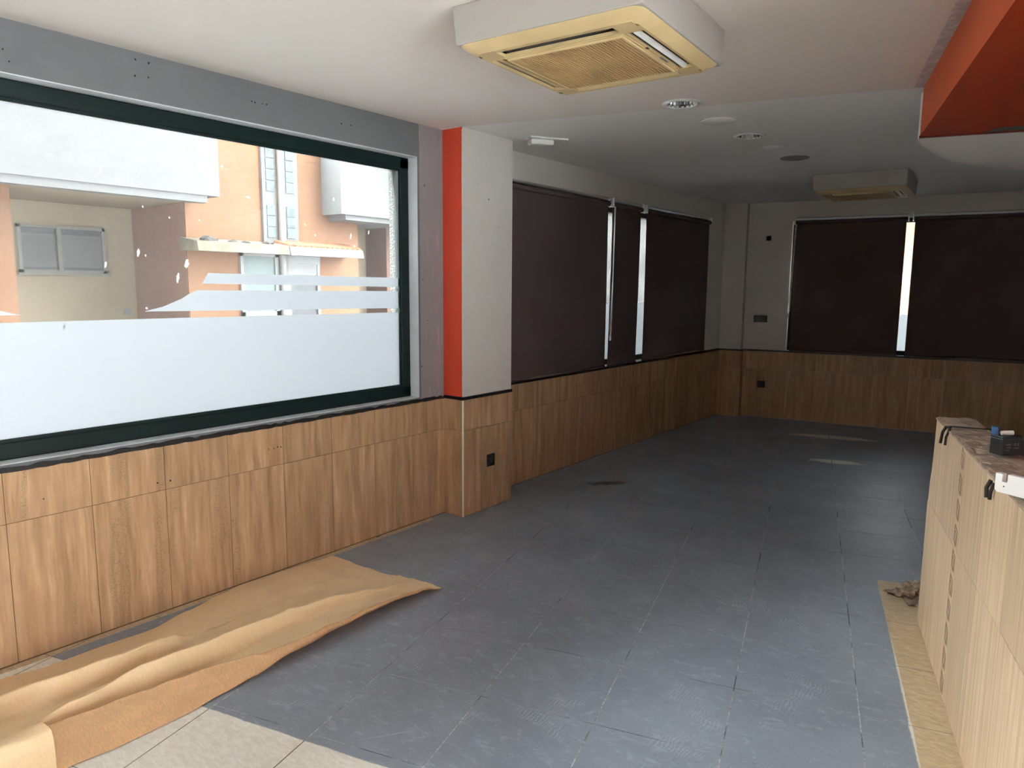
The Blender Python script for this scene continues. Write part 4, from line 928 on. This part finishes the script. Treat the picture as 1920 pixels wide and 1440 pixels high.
# glass brick strips with white surrounds and a downpipe
hb('white_band', 'facw', [((FX, 7.90, 2.36), (FX + 0.05, 8.20, 4.28))]); hb('white_band', 'facw', [((FX, 8.32, 2.34), (FX + 0.05, 8.67, 4.28))])
b = MB(); b.M = Matrix.Translation(-HO); b.tube([(FX + 0.10, 8.26, 0.0), (FX + 0.10, 8.26, 4.28)], 0.055, 10); b.build('downpipe', M['pvc'], hs)
for yc in (8.065, 8.49):
    for zc in [2.545 + 0.203 * k for k in range(3)] + [3.39 + 0.203 * k for k in range(5)]:
        b = MB(); b.M = Matrix.Translation(-HO); b.box((FX + 0.045, yc - 0.088, zc - 0.093), (FX + 0.062, yc + 0.088, zc + 0.093)); b.build('glass_brick', M['gblk'], hs, bevel=0.006)
# canopies
def canopy(mat, y0, y1, zf0, zf1, top):
    b = MB(); b.M = Matrix.Translation(-HO)
    b.prism_axis([(-11.4, zf0), (FX, zf0 + 0.02), (FX, zf1 + 0.08), (-11.44, zf1)], y0, y1, 'y'); o = b.build('canopy', M[mat], hs)
    b = MB(); b.M = Matrix.Translation(-HO); n = 14
    if top == 'roofr':
        for k in range(n): yy = y0 + (y1 - y0) * (k + 0.5) / n; b.tube([(-11.46, yy, zf1 - 0.01), (FX, yy, zf1 + 0.10)], (y1 - y0) / n * 0.45, 8)
        b.build('roof_tiles', M[top], o)
    else:
        for k, (yy, rr) in enumerate(((6.62, 0.10), (7.05, 0.06), (7.3, 0.05), (7.75, 0.07))):
            q = blob('debris', (0, 0, 0), (0.12, rr * 1.6, rr), 40 + k, M['debris'], o, 0.5, 2); q.location = Vector((-11.62, yy, zf1 + 0.01)) - HO
M['debris'] = plain('dark_roof_debris', (0.05, 0.045, 0.04), 0.95)
canopy('moss', 6.31, 8.07, 2.125, 2.285, 'moss'); canopy('facw', 8.09, 9.82, 2.118, 2.275, 'roofr')
# doors
dd = hb('door', 'pvc', [((FX, 7.40, 0.0), (FX + 0.05, 7.46, 2.15)), ((FX, 8.12, 0.0), (FX + 0.05, 8.20, 2.15)), ((FX, 7.40, 2.09), (FX + 0.05, 8.20, 2.15)), ((FX, 7.40, 1.0), (FX + 0.05, 8.2, 1.08)), ((FX, 7.40, 1.28), (FX + 0.05, 8.2, 1.32))])
b = MB(); b.M = Matrix.Translation(-HO); b.box((FX, 7.45, 0.05), (FX + 0.02, 8.13, 2.10)); b.build('pane', M['gdoor'], dd)
hb('door_post', 'cream', [((FX, 8.22, 0.0), (FX + 0.08, 8.40, 2.13))])
dd = hb('shuttered_door', 'pvc', [((FX, 8.40, 0), (FX + 0.05, 8.45, 2.14)), ((FX, 9.08, 0), (FX + 0.05, 9.14, 2.14)), ((FX, 8.40, 1.98), (FX + 0.07, 9.14, 2.14))])
b = MB(); b.M = Matrix.Translation(-HO)
for k in range(9): b.box((FX + 0.02, 8.45, 1.60 + k * 0.043), (FX + 0.035, 9.08, 1.637 + k * 0.043))
b.build('roller_shutter', M['pvc'], dd)
b = MB(); b.M = Matrix.Translation(-HO); b.box((FX, 8.45, 0.0), (FX + 0.01, 9.08, 1.65)); b.build('pane', M['gdark'], dd)
# neighbouring houses seen through the blind slits
def far_house(label, x0, x1, y0, y1, zt, wm, side):
    o = (x0, y0, -0.25); r0 = empty('town_house', o); tag(r0, label, 'building', 'houses glimpsed through the blind slits')
    T = Matrix.Translation(-Vector(o)); b = MB(); b.M = T; b.box((x0, y0, -0.3), (x1, y1, zt)); b.build('walls', M[wm], r0)
    b = MB(); b.M = T; b.box((x0 - 0.2, y0 - 0.2, zt), (x1 + 0.2, y1 + 0.2, zt + 0.25)); b.build('cornice', M['facw'], r0)
    for k in range(4):
        for zz in (0.8, 3.6):
            b = MB(); b.M = T
            if side == 'x': yy = y0 + (y1 - y0) * (k + 0.3) / 4; b.box((x1, yy, zz), (x1 + 0.05, yy + 1.1, zz + 1.3))
            else: xx = x0 + (x1 - x0) * (k + 0.3) / 4; b.box((xx, y0 - 0.05, zz), (xx + 1.1, y0, zz + 1.3))
            w = b.build('window', M['pvc'], r0); b = MB(); b.M = T
            if side == 'x': b.box((x1 + 0.045, yy + 0.08, zz + 0.08), (x1 + 0.055, yy + 1.02, zz + 1.22))
            else: b.box((xx + 0.08, y0 - 0.055, zz + 0.08), (xx + 1.02, y0 - 0.045, zz + 1.22))
            b.build('pane', M['gdoor'], w)
far_house('pale terraced house seen through the left blind gaps', -20, -12.2, 14, 30, 6.2, 'fac', 'x')
far_house('pink house seen through the back blind slit', -8, 8, 26, 34, 4.4, 'fac', 'y')
